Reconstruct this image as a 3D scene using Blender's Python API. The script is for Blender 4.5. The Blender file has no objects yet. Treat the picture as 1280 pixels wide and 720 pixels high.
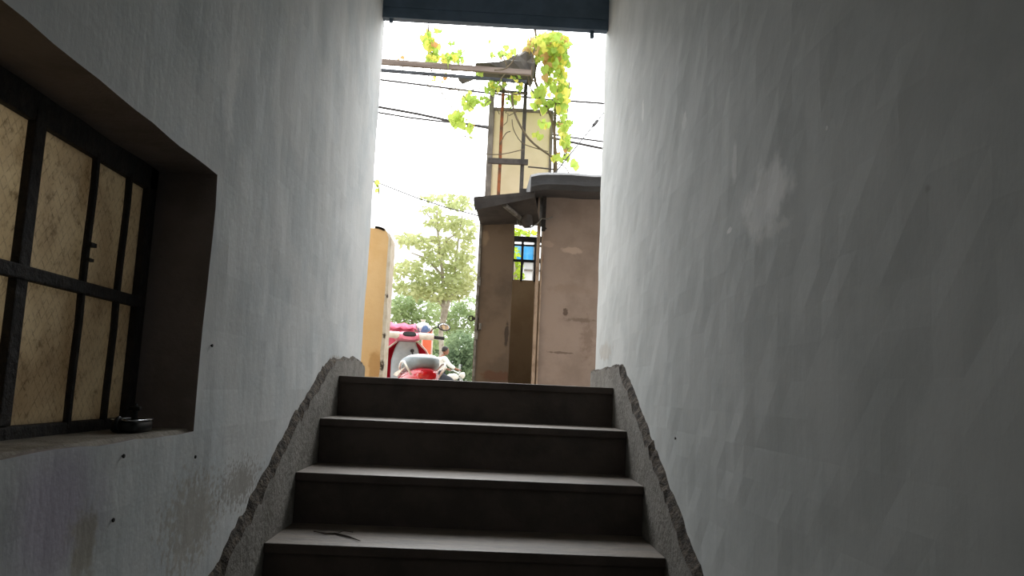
import bpy, bmesh, math, random
from mathutils import Vector, Matrix, Euler, noise
random.seed(7)
SC = bpy.context.scene
COL = SC.collection
V = Vector
EZ = 1.497                      # eye height above the lower floor

# ------------------------------------------------------------------ camera
F = 1001.5
YAW, PITCH, ROLL = .0321, .1276, .0447
cy, sy, cp, sp = math.cos(YAW), math.sin(YAW), math.cos(PITCH), math.sin(PITCH)
_f = V((sy*cp, cy*cp, sp)); _r = V((cy, -sy, 0)); _u = _r.cross(_f)
c_, s_ = math.cos(ROLL), math.sin(ROLL)
CR = c_*_r + s_*_u; CU = -s_*_r + c_*_u
cam_d = bpy.data.cameras.new('camera'); cam = bpy.data.objects.new('camera', cam_d); COL.objects.link(cam)
M = Matrix.Identity(4)
for i in range(3):
    M[i][0] = CR[i]; M[i][1] = CU[i]; M[i][2] = -_f[i]
M[2][3] = EZ
cam.matrix_world = M
cam_d.sensor_width = 36; cam_d.lens = 36*F/1280; cam_d.clip_start = .02; cam_d.clip_end = 400
SC.camera = cam
EYE = V((0, 0, EZ))
def _ray(x, y): return _f + CR*((x-640)/F) - CU*((y-360)/F)
def at(x, y, Y):                # photo pixel -> point at depth Y
    d = _ray(x, y); return EYE + d*(Y/d.y)
def on(x, y, X):                # photo pixel -> point on a side wall plane
    d = _ray(x, y); return EYE + d*(X/d.x)

# ------------------------------------------------------------------ materials
def lin(h):
    h = h.lstrip('#'); out = []
    for i in (0, 2, 4):
        v = int(h[i:i+2], 16)/255
        out.append(v/12.92 if v <= .04045 else ((v+.055)/1.055)**2.4)
    return tuple(out)+(1,)
class NT:
    def __init__(s, name):
        s.m = bpy.data.materials.new(name); s.m.use_nodes = True
        s.t = s.m.node_tree; s.t.nodes.clear(); s.n = s.t.nodes; s.l = s.t.links
        s.out = s.n.new('ShaderNodeOutputMaterial'); s.tc = s.n.new('ShaderNodeTexCoord')
    def node(s, typ, **kw):
        n = s.n.new(typ)
        for k, v in kw.items(): setattr(n, k, v)
        return n
    def link(s, a, b): s.l.new(a, b)
    def math(s, op, a, b=0.0, clamp=False):
        n = s.node('ShaderNodeMath', operation=op, use_clamp=clamp)
        for i, v in enumerate((a, b)):
            if isinstance(v, (int, float)): n.inputs[i].default_value = v
            else: s.link(v, n.inputs[i])
        return n.outputs[0]
    def noise(s, scale, detail=4, rough=.55, vec=None, stretch=None):
        n = s.node('ShaderNodeTexNoise'); n.inputs['Scale'].default_value = scale
        n.inputs['Detail'].default_value = detail; n.inputs['Roughness'].default_value = rough
        src = vec or s.tc.outputs['Object']
        if stretch:
            mp = s.node('ShaderNodeMapping'); mp.inputs['Scale'].default_value = stretch
            s.link(src, mp.inputs['Vector']); src = mp.outputs[0]
        s.link(src, n.inputs['Vector'])
        return n.outputs['Fac']
    def ramp(s, fac, a, b):
        n = s.node('ShaderNodeMapRange', interpolation_type='SMOOTHSTEP')
        s.link(fac, n.inputs['Value']); n.inputs['From Min'].default_value = a; n.inputs['From Max'].default_value = b
        return n.outputs['Result']
    def mix(s, fac, a, b):
        n = s.node('ShaderNodeMix', data_type='RGBA')
        if isinstance(fac, (int, float)): n.inputs[0].default_value = fac
        else: s.link(fac, n.inputs[0])
        for k, v in ((6, a), (7, b)):
            if isinstance(v, tuple): n.inputs[k].default_value = v
            else: s.link(v, n.inputs[k])
        return n.outputs[2]
    def blotch(s, cen, rad, scale=14, amt=.6, edge=.35):
        mp = s.node('ShaderNodeVectorMath', operation='SUBTRACT'); s.link(s.tc.outputs['Object'], mp.inputs[0]); mp.inputs[1].default_value = cen
        dv = s.node('ShaderNodeVectorMath', operation='DIVIDE'); s.link(mp.outputs[0], dv.inputs[0]); dv.inputs[1].default_value = rad
        ln = s.node('ShaderNodeVectorMath', operation='LENGTH'); s.link(dv.outputs[0], ln.inputs[0])
        n = s.noise(scale, 5, .6)
        e = s.math('ADD', s.math('SUBTRACT', 1.0, ln.outputs['Value']), s.math('MULTIPLY', s.math('SUBTRACT', n, .5), amt*2))
        return s.ramp(e, 0, edge)
MATS = {}
def mat(name, color, rough=.7, color2=None, scale=8, lo=.4, hi=.65, stretch=None, bump=None, blotches=(), org=(0, 0, 0), metal=0, spec=.5, coat=0, bump2=None):
    if name in MATS: return MATS[name]
    t = NT(name); b = t.node('ShaderNodeBsdfPrincipled')
    col = color
    if color2:
        col = t.mix(t.ramp(t.noise(scale, 6, .6, stretch=stretch), lo, hi), color, color2)
    for (cen, rad, c2, kw) in blotches:
        kw = dict(kw); op = kw.pop('op', 1.0)
        m = t.math('MULTIPLY', t.blotch(tuple(V(cen)-V(org)), rad, **kw), op)
        col = t.mix(m, col, c2)
    if isinstance(col, tuple): b.inputs['Base Color'].default_value = col
    else: t.link(col, b.inputs['Base Color'])
    b.inputs['Roughness'].default_value = rough; b.inputs['Metallic'].default_value = metal
    b.inputs['Specular IOR Level'].default_value = spec
    b.inputs['Coat Weight'].default_value = coat
    if bump:
        h = t.noise(bump[0], 6, .6, stretch=bump[2] if len(bump) > 2 else None)
        if bump2:
            h = t.math('ADD', t.math('MULTIPLY', h, 1.0), t.math('MULTIPLY', t.noise(bump2[0], 4, .6), bump2[1]))
        bn = t.node('ShaderNodeBump'); bn.inputs['Strength'].default_value = bump[1]; bn.inputs['Distance'].default_value = .02
        t.link(h, bn.inputs['Height']); t.link(bn.outputs[0], b.inputs['Normal'])
    t.link(b.outputs[0], t.out.inputs[0])
    MATS[name] = t.m
    return t.m
def leafmat(name, c1, c2, trans=.55, scale=3):
    if name in MATS: return MATS[name]
    t = NT(name)
    col = t.mix(t.ramp(t.noise(scale, 2), .35, .65), c1, c2)
    d = t.node('ShaderNodeBsdfDiffuse'); tr = t.node('ShaderNodeBsdfTranslucent'); mx = t.node('ShaderNodeMixShader')
    t.link(col, d.inputs[0]); t.link(col, tr.inputs[0]); mx.inputs[0].default_value = trans
    t.link(d.outputs[0], mx.inputs[1]); t.link(tr.outputs[0], mx.inputs[2]); t.link(mx.outputs[0], t.out.inputs[0])
    MATS[name] = t.m; return t.m
def glassmat():
    t = NT('dirty_wired_glass')
    # diamond wire mesh pattern inside frosted glass plus brown dirt
    mp = t.node('ShaderNodeSeparateXYZ'); t.link(t.tc.outputs['Object'], mp.inputs[0])
    y, z = mp.outputs[1], mp.outputs[2]
    def lines(sgn):
        a = t.math('MULTIPLY', t.math('ADD', y, t.math('MULTIPLY', z, sgn)), 300)
        wob = t.math('MULTIPLY', t.noise(25, 3), 3.0)
        return t.ramp(t.math('SINE', t.math('ADD', a, wob)), .80, 1.0)
    ln = t.math('MAXIMUM', lines(.8), t.math('MULTIPLY', lines(-.8), .9))
    brk = t.ramp(t.noise(70, 4, .7), .35, .75)
    ln = t.math('MULTIPLY', ln, brk)
    col = t.mix(t.ramp(t.noise(6, 5, .6), .35, .7), lin('d6cdb9'), lin('bdb09a'))
    col = t.mix(t.math('MULTIPLY', t.ramp(t.noise(45, 6, .7), .5, .72), .6), col, lin('6b5a44'))
    col = t.mix(t.math('MULTIPLY', ln, .6), col, lin('3a3024'))
    tr = t.node('ShaderNodeBsdfTranslucent'); t.link(col, tr.inputs[0])
    d = t.node('ShaderNodeBsdfPrincipled'); d.inputs['Roughness'].default_value = .35; t.link(col, d.inputs['Base Color'])
    bn = t.node('ShaderNodeBump'); bn.inputs['Strength'].default_value = .5; bn.inputs['Distance'].default_value = .004
    t.link(t.noise(90, 4), bn.inputs['Height']); t.link(bn.outputs[0], d.inputs['Normal'])
    mx = t.node('ShaderNodeMixShader'); mx.inputs[0].default_value = .72
    t.link(d.outputs[0], mx.inputs[1]); t.link(tr.outputs[0], mx.inputs[2]); t.link(mx.outputs[0], t.out.inputs[0])
    return t.m

# ------------------------------------------------------------------ mesh helpers
class MB:
    """collects shapes (world or local coordinates) into one mesh"""
    def __init__(s): s.bm = bmesh.new()
    def box(s, c, size, rot=None, bev=0.0):
        r = bmesh.ops.create_cube(s.bm, size=1); vs = r['verts']
        bmesh.ops.scale(s.bm, vec=V(size), verts=vs)
        if bev > 0:
            es = list({e for v in vs for e in v.link_edges})
            rb = bmesh.ops.bevel(s.bm, geom=es, offset=bev, segments=2, affect='EDGES', profile=.6)
            vs = list({v for f in rb['faces'] for v in f.verts} | {v for v in vs if v.is_valid})
        if rot: bmesh.ops.rotate(s.bm, matrix=Euler(rot).to_matrix(), verts=vs)
        bmesh.ops.translate(s.bm, vec=V(c), verts=vs); return s
    def tube(s, pts, rad, n=8, cap=True):
        pts = [V(p) for p in pts]
        rads = rad if isinstance(rad, (list, tuple)) else [rad]*len(pts)
        rings = []; up = None
        for i, p in enumerate(pts):
            a = pts[max(0, i-1)]; b = pts[min(len(pts)-1, i+1)]
            d = (b-a)
            if d.length < 1e-9: d = V((0, 0, 1))
            d.normalize()
            if up is None: up = V((0, 0, 1)) if abs(d.z) < .9 else V((1, 0, 0))
            x = up.cross(d)
            if x.length < 1e-6: x = V((1, 0, 0)).cross(d)
            x.normalize(); up = d.cross(x)
            rings.append([s.bm.verts.new(p + (x*math.cos(2*math.pi*k/n) + up*math.sin(2*math.pi*k/n))*rads[i]) for k in range(n)])
        for r0, r1 in zip(rings, rings[1:]):
            for k in range(n): s.bm.faces.new((r0[k], r0[(k+1) % n], r1[(k+1) % n], r1[k]))
        if cap:
            s.bm.faces.new(rings[0][::-1]); s.bm.faces.new(rings[-1])
        return s
    def loft(s, secs, n=20, cap=True):
        """secs: (centre, half_a, half_b, axis_a, axis_b, exponent) superellipse rings"""
        rings = []
        for (c, a, b, ax, bx, ex) in secs:
            c, ax, bx = V(c), V(ax), V(bx); ring = []
            for k in range(n):
                t = 2*math.pi*k/n; ct, st = math.cos(t), math.sin(t)
                ring.append(s.bm.verts.new(c + ax*(a*math.copysign(abs(ct)**(2/ex), ct)) + bx*(b*math.copysign(abs(st)**(2/ex), st))))
            rings.append(ring)
        for r0, r1 in zip(rings, rings[1:]):
            for k in range(n): s.bm.faces.new((r0[k], r0[(k+1) % n], r1[(k+1) % n], r1[k]))
        if cap:
            s.bm.faces.new(rings[0][::-1]); s.bm.faces.new(rings[-1])
        return s
    def prism(s, poly, off):
        """closed polygon (list of points) pushed by vector off"""
        off = V(off)
        a = [s.bm.verts.new(V(p)) for p in poly]; b = [s.bm.verts.new(V(p)+off) for p in poly]
        s.bm.faces.new(a); s.bm.faces.new(b[::-1]); n = len(a)
        for k in range(n): s.bm.faces.new((a[k], b[k], b[(k+1) % n], a[(k+1) % n]))
        return s
    def sphere(s, c, r, seg=16, rot=None):
        q = bmesh.ops.create_uvsphere(s.bm, u_segments=seg, v_segments=max(6, seg//2+2), radius=1); vs = q['verts']
        bmesh.ops.scale(s.bm, vec=V(r) if not isinstance(r, (int, float)) else V((r, r, r)), verts=vs)
        if rot: bmesh.ops.rotate(s.bm, matrix=Euler(rot).to_matrix(), verts=vs)
        bmesh.ops.translate(s.bm, vec=V(c), verts=vs); return s
    def torus(s, c, R, r, axis='x', n=28, m=8, arc=(0, 2*math.pi)):
        pts = []; full = abs(arc[1]-arc[0]) > 6.2
        for k in range(n+1):
            t = arc[0]+(arc[1]-arc[0])*k/n
            a, b = R*math.cos(t), R*math.sin(t)
            pts.append(V(c)+{'x': V((0, a, b)), 'y': V((a, 0, b)), 'z': V((a, b, 0))}[axis])
        return s.tube(pts, r, m, cap=not full)
    def leaf(s, c, size, rot, heart=True):
        """one leaf blade: a small folded heart / oval polygon"""
        m = Euler(rot).to_matrix(); c = V(c)
        prof = [(0, 0), (.38, -.12), (.52, .25), (.36, .65), (0, 1.05), (-.36, .65), (-.52, .25), (-.38, -.12)] if heart else [(0, 0), (.28, .3), (.22, .7), (0, 1), (-.22, .7), (-.28, .3)]
        vs = [s.bm.verts.new(c + m @ V((x*size, y*size, -abs(x)*size*.35))) for x, y in prof]
        h = len(vs)//2
        s.bm.faces.new(vs[:h+1]); s.bm.faces.new([vs[h]] + vs[h+1:] + [vs[0]])
        return s
    def build(s, name, m, parent=None, smooth=False, angle=None, recalc=True):
        if recalc: bmesh.ops.recalc_face_normals(s.bm, faces=s.bm.faces)
        me = bpy.data.meshes.new(name); s.bm.to_mesh(me); s.bm.free()
        if m: me.materials.append(m)
        if smooth:
            for p in me.polygons: p.use_smooth = True
            if angle: me.set_sharp_from_angle(angle=math.radians(angle))
        o = bpy.data.objects.new(name, me); COL.objects.link(o)
        if parent: put(o, parent)
        return o
def rootof(o):
    while o.parent: o = o.parent
    return o
def put(o, parent):             # mesh was made in the root's outer coordinates: shift it to the root's own
    r = rootof(parent)
    if r.get('_world'): o.data.transform(Matrix.Translation(-r.location))
    o.parent = parent
def empty(name, loc, label, cat, group=None, rz=0, world=True):
    o = bpy.data.objects.new(name, None); COL.objects.link(o); o.location = loc; o.rotation_euler.z = rz
    o.empty_display_size = .1
    o['label'] = label; o['category'] = cat
    if group: o['group'] = group
    if world: o['_world'] = 1
    return o
def tag(o, label, cat, group=None, kind=None):
    o['label'] = label; o['category'] = cat
    if group: o['group'] = group
    if kind: o['kind'] = kind
    return o
def struct(o, label=None, cat=None):
    o['kind'] = 'structure'
    if label: o['label'] = label
    if cat: o['category'] = cat
    return o
def n3(p, s=1.0, o=0.0): return noise.noise(V((p[0]*s+o, p[1]*s+o*.7, p[2]*s-o)))

# ------------------------------------------------------------------ dimensions
XL, XR = -.6213, .5787          # faces of the skirtings
WL, WR = -.6393, .5997          # plaster faces of the walls
YE = 4.265                      # far end of the walls
TH = .25
Y1, TREAD, RISE, Z1 = 3.521, .3506, .17, EZ+.033
GZ = EZ-.50                     # street level
HEADZ = EZ+1.984
CEIL = EZ+2.35
BACK = -1.6
WIN = (.72, 1.846, EZ-.121, EZ+.468)     # opening in the left wall: y0, y1, z0, z1

# ------------------------------------------------------------------ plaster
def blo(x, y, X, ry, rz, c, **kw):
    p = on(x, y, X); return (tuple(p), (.2, ry, rz), c, kw)
grey = lin('d9dbdb'); grey2 = lin('cacfd1')
wl_b = [blo(70, 640, WL, .22, .16, lin('b9aec4'), scale=6, amt=.5, edge=.8, op=.7),
        blo(105, 690, WL, .06, .10, lin('a59a82'), scale=26, amt=1.1, edge=.7, op=.6),
        blo(240, 650, WL, .20, .12, lin('aaa294'), scale=55, amt=1.5, edge=.5, op=.6),
        blo(300, 605, WL, .20, .07, lin('8d8579'), scale=70, amt=1.7, edge=.5, op=.65),
        blo(290, 110, WL, .05, .16, lin('f2f3f2'), scale=24, amt=.9, edge=.6, op=.8),
        blo(258, 262, WL, .05, .11, lin('f2f3f2'), scale=24, amt=.9, edge=.6, op=.5),
        blo(420, 452, WL, .16, .03, lin('a29d94'), scale=40, amt=1.0, edge=.3, op=.7),
        blo(430, 290, WL, .30, .12, lin('eef0f0'), scale=9, amt=.7, edge=.7, op=.5)]
wr_b = [blo(918, 203, WR, .024, .075, lin('fbfbfa'), scale=30, amt=.5, edge=.5, op=.8),
        blo(955, 250, WR, .17, .11, lin('fbfbfa'), scale=12, amt=.9, edge=.6, op=.9),
        blo(912, 288, WR, .026, .009, lin('ffffff'), scale=60, amt=.5, edge=.4, op=.9),
        blo(1033, 160, WR, .006, .005, lin('ffffff'), scale=60, amt=.4, edge=.4, op=.9),
        blo(855, 152, WR, .03, .035, lin('f4f4f2'), scale=40, amt=.9, edge=.4, op=.7),
        blo(803, 140, WR, .03, .06, lin('f4f4f2'), scale=40, amt=.7, edge=.5, op=.6),
        blo(970, 285, WR, .10, .018, lin('f4f4f2'), scale=40, amt=.9, edge=.5, op=.5),
        blo(1160, 236, WR, .012, .008, lin('9a9692'), scale=40, amt=.5, edge=.9, op=.4),
        blo(757, 440, WR, .22, .05, lin('bdb8b0'), scale=24, amt=.9, edge=.4, op=.7)]
M_wallL = mat('whitewashed_plaster_left', grey, .75, grey2, 3.5, bump=(5, .35, (1, 1, .45)), bump2=(60, .10), blotches=wl_b, spec=.35)
M_wallR = mat('whitewashed_plaster_right', lin('d2d5d4'), .75, lin('c6cac9'), 3.5, bump=(4, .17, (1, 1, .4)), bump2=(60, .06), blotches=wr_b, spec=.35)
M_plaster = mat('plain_plaster', grey, .8, grey2, 3)
M_reveal = mat('brown_reveal', lin('857a76'), .8, lin('756b66'), 6, bump=(30, .2))  # reveal faces darker and browner than the wall face
M_facade = mat('facade_plaster', lin('b8b2a6'), .85, lin('a29b8e'), 3, bump=(20, .2))
M_cement = mat('grey_cement', lin('85817a'), .85, lin('706c65'), 9, bump=(45, .5))
M_floor = mat('cement_floor', lin('5c5852'), .8, lin('4a4640'), 6, bump=(30, .3))

def side_wall(name, X, sign, m, hole=None):
    """plaster face as a fine wavering grid, then thickness; sign -1 thickens to -x"""
    bm = bmesh.new()
    def brk(lo, hi, st, extra):
        n = max(1, round((hi-lo)/st)); vals = {round(lo+(hi-lo)*i/n, 5) for i in range(n+1)}
        for e in extra:
            vals = {v for v in vals if abs(v-e) > st*.4}; vals.add(round(e, 5))
        return sorted(vals)
    ys = brk(BACK, YE, .07, [hole[0], hole[1]] if hole else []); zs = brk(0, CEIL, .07, [hole[2], hole[3]] if hole else [])
    grid = {}
    for i, y in enumerate(ys):
        for j, z in enumerate(zs):
            dx = .004*n3((X*3, y, z), 3.1, 2)+.003*n3((X*3, y, z), 9, 7)
            dy = dz = 0
            if i == len(ys)-1: dy = .007*n3((X, 0, z), 7, 3)
            if hole and hole[0]-.01 < y < hole[1]+.01 and hole[2]-.01 < z < hole[3]+.01:
                dy += .004*n3((X, y, z), 13, 1); dz += .006*n3((X, y, z), 13, 5)
            grid[i, j] = bm.verts.new((X+dx, y+dy, z+dz))
    for i in range(len(ys)-1):
        for j in range(len(zs)-1):
            if hole:
                my, mz = (ys[i]+ys[i+1])/2, (zs[j]+zs[j+1])/2
                if hole[0] < my < hole[1] and hole[2] < mz < hole[3]: continue
            q = [grid[i, j], grid[i+1, j], grid[i+1, j+1], grid[i, j+1]]
            bm.faces.new(q if sign < 0 else q[::-1])
    faces = list(bm.faces)
    ret = bmesh.ops.extrude_face_region(bm, geom=faces)
    nv = [v for v in ret['geom'] if isinstance(v, bmesh.types.BMVert)]
    bmesh.ops.translate(bm, vec=(sign*TH, 0, 0), verts=nv)
    b = MB(); b.bm.free(); b.bm = bm
    o = b.build(name, m)
    o.data.materials.append(M_reveal)
    if hole:
        for p in o.data.polygons:
            c = p.center
            if abs(p.normal.x) < .6 and hole[0]-.03 < c.y < hole[1]+.03 and hole[2]-.03 < c.z < hole[3]+.03: p.material_index = 1
    return struct(o)
struct(side_wall('wall_left', WL, -1, M_wallL, WIN), 'white plastered left wall with a recessed barred window', 'wall')
struct(side_wall('wall_right', WR, 1, M_wallR), 'plain white plastered right wall with pale scuffs', 'wall')
x0, x1 = WL-TH, WR+TH
struct(MB().box(((x0+x1)/2, BACK-.1, CEIL/2), (x1-x0, .2, CEIL)).build('wall_back', M_plaster))
struct(MB().box(((x0+x1)/2, (BACK+YE)/2-.1, CEIL+.1), (x1-x0, YE-BACK+.2, .2)).build('ceiling', M_plaster))
struct(MB().box(((x0+x1)/2, (BACK+YE)/2-.1, -.1), (x1-x0, YE-BACK+.2, .2)).build('floor', M_floor))
# facade of the building the stair is in (outside, left and right of the doorway and above it)
fb = MB()
fb.box((x0-1.4, YE-.13, 2.0), (2.8, .24, 4.0)).box((x1+1.4, YE-.13, 2.0), (2.8, .24, 4.0))
struct(fb.build('wall_front', M_facade))
ox = x0-2.2  # unseen enclosure added outside the window to keep sky light off the glass
rb = MB(); rb.box((ox-.1, (BACK+YE)/2-.1, 2.0), (.2, YE-BACK, 4.0)).box(((ox+x0)/2, BACK-.1, 2.0), (x0-ox, .2, 4.0)); struct(rb.build('sky_block_wall', M_facade))
rb = MB(); rb.box(((ox+x0)/2-.05, (BACK+YE)/2-.2, CEIL+.1), (x0-ox+.1, YE-BACK, .2)); struct(rb.build('sky_block_ceiling', M_plaster))
rb = MB(); rb.box(((ox+x0)/2-.05, (BACK+YE)/2-.2, -.1), (x0-ox+.1, YE-BACK, .2)); struct(rb.build('floor_outer', M_floor))

# ------------------------------------------------------------------ skirtings
def skirting(name, X, Xw, line, hdark):
    """cement band that follows the stair; ragged top edge. line: (y, z) of its top"""
    b = MB(); bm = b.bm
    ys = []
    y = -.2
    while y < line[-1][0]: ys.append(y); y += .03
    ys.append(line[-1][0])
    def top(y):
        for (a, za), (c, zc) in zip(line, line[1:]):
            if a <= y <= c: return za+(zc-za)*(y-a)/(c-a)
        return line[0][1] if y < line[0][0] else line[-1][1]
    A = []
    for y in ys:
        zt = top(y)+.012*n3((X, y, 0), 14, 3)+.012*n3((X, y, 0), 38, 9)
        zb = max(0, zt-.62) if y < Y1 else max(0, zt-.5)
        cut = (.036 if y < Y1-.12 else .012)*(1+.9*n3((X, y, 2), 24, 4))
        e = Xw+math.copysign(.003, X)
        A.append([bm.verts.new(p) for p in ((X, y, zb), (X, y, zt-cut), (X+(.55+.25*n3((X, y, 5), 50))*(Xw-X), y, zt-cut*.45), (e, y, zt), (e, y, zb))])
    for p, q in zip(A, A[1:]):
        for k in range(5): bm.faces.new((p[k], p[(k+1) % 5], q[(k+1) % 5], q[k]))
    bm.faces.new(A[0]); bm.faces.new(A[-1][::-1])
    o = b.build(name, M_cement)
    o.data.materials.append(hdark)
    for p in o.data.polygons:
        if p.normal.z > .15: p.material_index = 1
    return struct(o)
M_ragged = mat('broken_plaster_edge', lin('665b4e'), .95, lin('332c25'), 45, lo=.35, hi=.6, bump=(90, .9))
def lineR():
    L = [on(868, 715, XR), on(835, 620, XR), on(800, 525, XR), on(774, 454, XR), on(738, 463, XR)]
    L = [(p.y, p.z) for p in L]; s = (L[1][1]-L[0][1])/(L[1][0]-L[0][0])
    return [(-.2, L[0][1]-s*(L[0][0]+.2))]+L[:-1]+[(YE+.03, L[-1][1])]
def lineL():
    L = [on(272, 715, XL), on(330, 605, XL), on(370, 525, XL), on(405, 465, XL), on(420, 446, XL), on(449, 447, XL), on(457, 457, XL)]
    L = [(p.y, p.z) for p in L]; s = (L[1][1]-L[0][1])/(L[1][0]-L[0][0])
    return [(-.2, L[0][1]-s*(L[0][0]+.2))]+L[:-1]+[(YE+.03, L[-1][1])]
struct(skirting('baseboard_right', XR, WR, lineR(), M_ragged))
struct(skirting('baseboard_left', XL, WL, lineL(), M_ragged))

# ------------------------------------------------------------------ staircase
M_riser = mat('dark_stone_riser', lin('51463f'), .55, lin('3f3630'), 5, bump=(30, .12),
              blotches=[((-.25, 3.5, 1.42), (.05, .1, .02), lin('6b655c'), dict(scale=30)), ((.2, 3.16, 1.3), (.08, .1, .03), lin('5a544c'), dict(scale=20, op=.5))])
M_tread = mat('dusty_stone_tread', lin('61564a'), .5, lin('473f36'), 7, stretch=(1, 3, 1), bump=(40, .15))
st = empty('staircase', (0, Y1-8*TREAD, 0), 'dark stone stairs rising to the bright doorway between two white walls', 'stairs')
NST = 9
for k in range(NST):
    z = Z1-k*RISE; yf = Y1-k*TREAD
    depth = TREAD+.02 if k else (YE+.55-Y1)
    b = MB()
    b.box(((XL+XR)/2, yf+depth/2, z-.015), (XR-XL-.002, depth, .03), bev=.004)
    o = b.build('tread', M_riser, st); o.data.materials.append(M_tread)
    for p in o.data.polygons:
        if p.normal.z > .8: p.material_index = 1
    MB().box(((XL+XR)/2, yf+.012+.04, z-.03-(RISE-.03)/2), (XR-XL-.004, .08, RISE-.03)).build('riser', M_riser, st)
# stone body carrying the landing outside
MB().box(((XL+XR)/2, (Y1+.1+YE+.55)/2, (Z1-.03)/2), (XR-XL-.01, YE+.55-Y1-.1, Z1-.03)).build('landing_block', M_cement, st)
# a dry twig on the fourth step
zt = Z1-3*RISE+.004
def tread_pt(x, y, z):
    d = _ray(x, y); return EYE+d*((z-EZ)/d.z)
tw = MB(); tp = [tread_pt(x, y, zt) for x, y in ((392, 664), (408, 667), (420, 667), (436, 671), (450, 676))]
tw.tube(tp, [.0015, .003, .0035, .003, .001], 6); tw.tube([tp[2], tp[2]+V((.02, .02, .006)), tp[2]+V((.05, .026, .002))], .0015, 5)
o = tw.build('twig', mat('dry_twig', lin('2b241d'), .9, lin('40362b'), 30)); tag(o, 'thin dark dry twig lying on the lowest visible tread, left of middle', 'twig')
# nails / dark plugs in the plaster
M_nail = mat('dark_nail', lin('1b1a19'), .6, lin('2a2522'), 40)
nails = [(845, 548, WR, 'small dark nail head in the right wall just above the stair skirting'),
         (264, 432, WL, 'small dark nail head in the left wall, right of the window recess'),
         (153, 570, WL, 'small dark nail head in the left wall below the window sill'),
         (140, 650, WL, 'small dark nail head low on the left wall near the brown stain'),
         (243, 571, WL, 'small dark nail head in the left wall below the window corner')]
for x, y, X, lab in nails:
    p = on(x, y, X); s = -1 if X > 0 else 1
    b = MB(); b.tube([p+V((-s*.01, 0, 0)), p+V((s*.001, 0, 0)), p+V((s*.0015, 0, 0)), p+V((s*.004, 0, 0))], [.002, .002, .004, .0034], 8)
    tag(b.build('nail', M_nail), lab, 'nail', 'dark nail heads in the walls')

# ------------------------------------------------------------------ window in the left wall
M_iron = mat('rusty_black_iron', lin('1d1a18'), .75, lin('2e2621'), 30, bump=(60, .5))
M_glass = glassmat()
XF = -.776
w = bpy.data.objects.new('window_1', None); COL.objects.link(w); w.location = (XF, (WIN[0]+WIN[1])/2, WIN[2]); w['_world'] = 1
struct(w, 'iron barred window with dirty patterned glass in the left wall recess', 'window')
y0, y1, z0, z1 = WIN
fz1 = z1+.004; ft = .048
zbot = EZ-.098; ztop = EZ+.417
b = MB()
b.box((XF-.012, (y0+y1)/2, (ztop+fz1)/2), (.03, y1-y0, fz1-ztop), bev=.004)
b.box((XF-.012, (y0+y1)/2, (z0+zbot)/2), (.03, y1-y0, zbot-z0+.006), bev=.004)
for yy in (y0+.022, y1-.022): b.box((XF-.012, yy, (z0+fz1)/2), (.03, .044, fz1-z0), bev=.004)
b.build('frame', M_iron, w)
b = MB(); b.box((XF-.003, 1.352, (z0+z1)/2), (.016, .034, ztop-zbot+.02), bev=.003); b.build('mullion', M_iron, w)
b = MB(); b.box((XF-.001, (y0+y1)/2, EZ+.160), (.018, y1-y0-.03, .024), bev=.003); b.build('transom', M_iron, w)
for yy in (.93, 1.14, 1.56, 1.708):
    b = MB(); pts = [V((XF-.001+.002*n3((yy, i, 0), .8), yy+.003*n3((yy, i, 2), .7), zbot-.01+(ztop-zbot+.02)*i/8)) for i in range(9)]
    b.tube(pts, .0078, 8)
    if yy > 1.5 and yy < 1.6: b.box((XF+.004, yy+.006, EZ+.245), (.012, .022, .008)); b.box((XF+.004, yy+.003, EZ+.215), (.012, .018, .006))
    b.build('bar', M_iron, w)
for ya, yb in ((y0+.04, 1.345), (1.36, y1-.04)):
    for za, zb in ((zbot-.005, EZ+.15), (EZ+.17, ztop+.005)):
        MB().box((XF-.014, (ya+yb)/2, (za+zb)/2), (.005, yb-ya, zb-za)).build('pane', M_glass, w)
# sill of rough cement, slightly broken front edge
b = MB(); bm = b.bm; prev = None
M_sill = mat('worn_sill', lin('8e877b'), .85, lin('6f675a'), 12, bump=(50, .5), blotches=[((WL-.03, 1.15, WIN[2]), (.06, .13, .1), lin('84795a'), dict(scale=20, op=.7))])
for i in range(40):
    y = y0+.004+(y1-y0-.008)*i/39; e = WL-.004+.005*n3((y, 2, 1), 18)+(.008*n3((y, 7, 1), 6) if y < 1.45 else 0)
    row = [bm.verts.new((XF-.01, y, z0+.004)), bm.verts.new((e-.012, y, z0+.005+.002*n3((y, 0, 0), 30))), bm.verts.new((e, y, z0-.004)), bm.verts.new((XF-.01, y, z0-.02))]
    if prev:
        for k in range(4): bm.faces.new((prev[k], prev[(k+1) % 4], row[(k+1) % 4], row[k]))
    else: bm.faces.new(row)
    prev = row
bm.faces.new(prev[::-1]); b.build('sill', M_sill, w)
# dark metal fitting lying on the sill at the far corner
fc = on(172, 538, -.70); fz = WIN[2]+.006
fy = 1.665
ob = empty('metal_clamp', (-.70, fy, fz), 'small dark metal clamp with a shiny rim lying on the window sill corner', 'clamp')
M_dmetal = mat('dark_metal', lin('26282a'), .4, lin('1a1b1c'), 20, metal=.7)
M_shiny = mat('worn_steel_rim', lin('c9cccf'), .22, lin('8e9296'), 30, metal=1)
b = MB(); b.loft([((-.70, fy, fz+h), a, bb, (1, 0, 0), (0, 1, 0), 3.5) for h, a, bb in ((0, .026, .046), (.004, .029, .05), (.018, .029, .05), (.022, .026, .047))], 24)
b.build('body', M_dmetal, ob, True, 40)
b = MB(); pts = [V((-.70+.0285*math.copysign(abs(math.cos(t))**.57, math.cos(t)), fy+.05*math.copysign(abs(math.sin(t))**.57, math.sin(t)), fz+.024)) for t in [2*math.pi*k/32 for k in range(33)]]
b.tube(pts, .0022, 6, cap=False); b.build('rim', M_shiny, ob, True)
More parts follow.
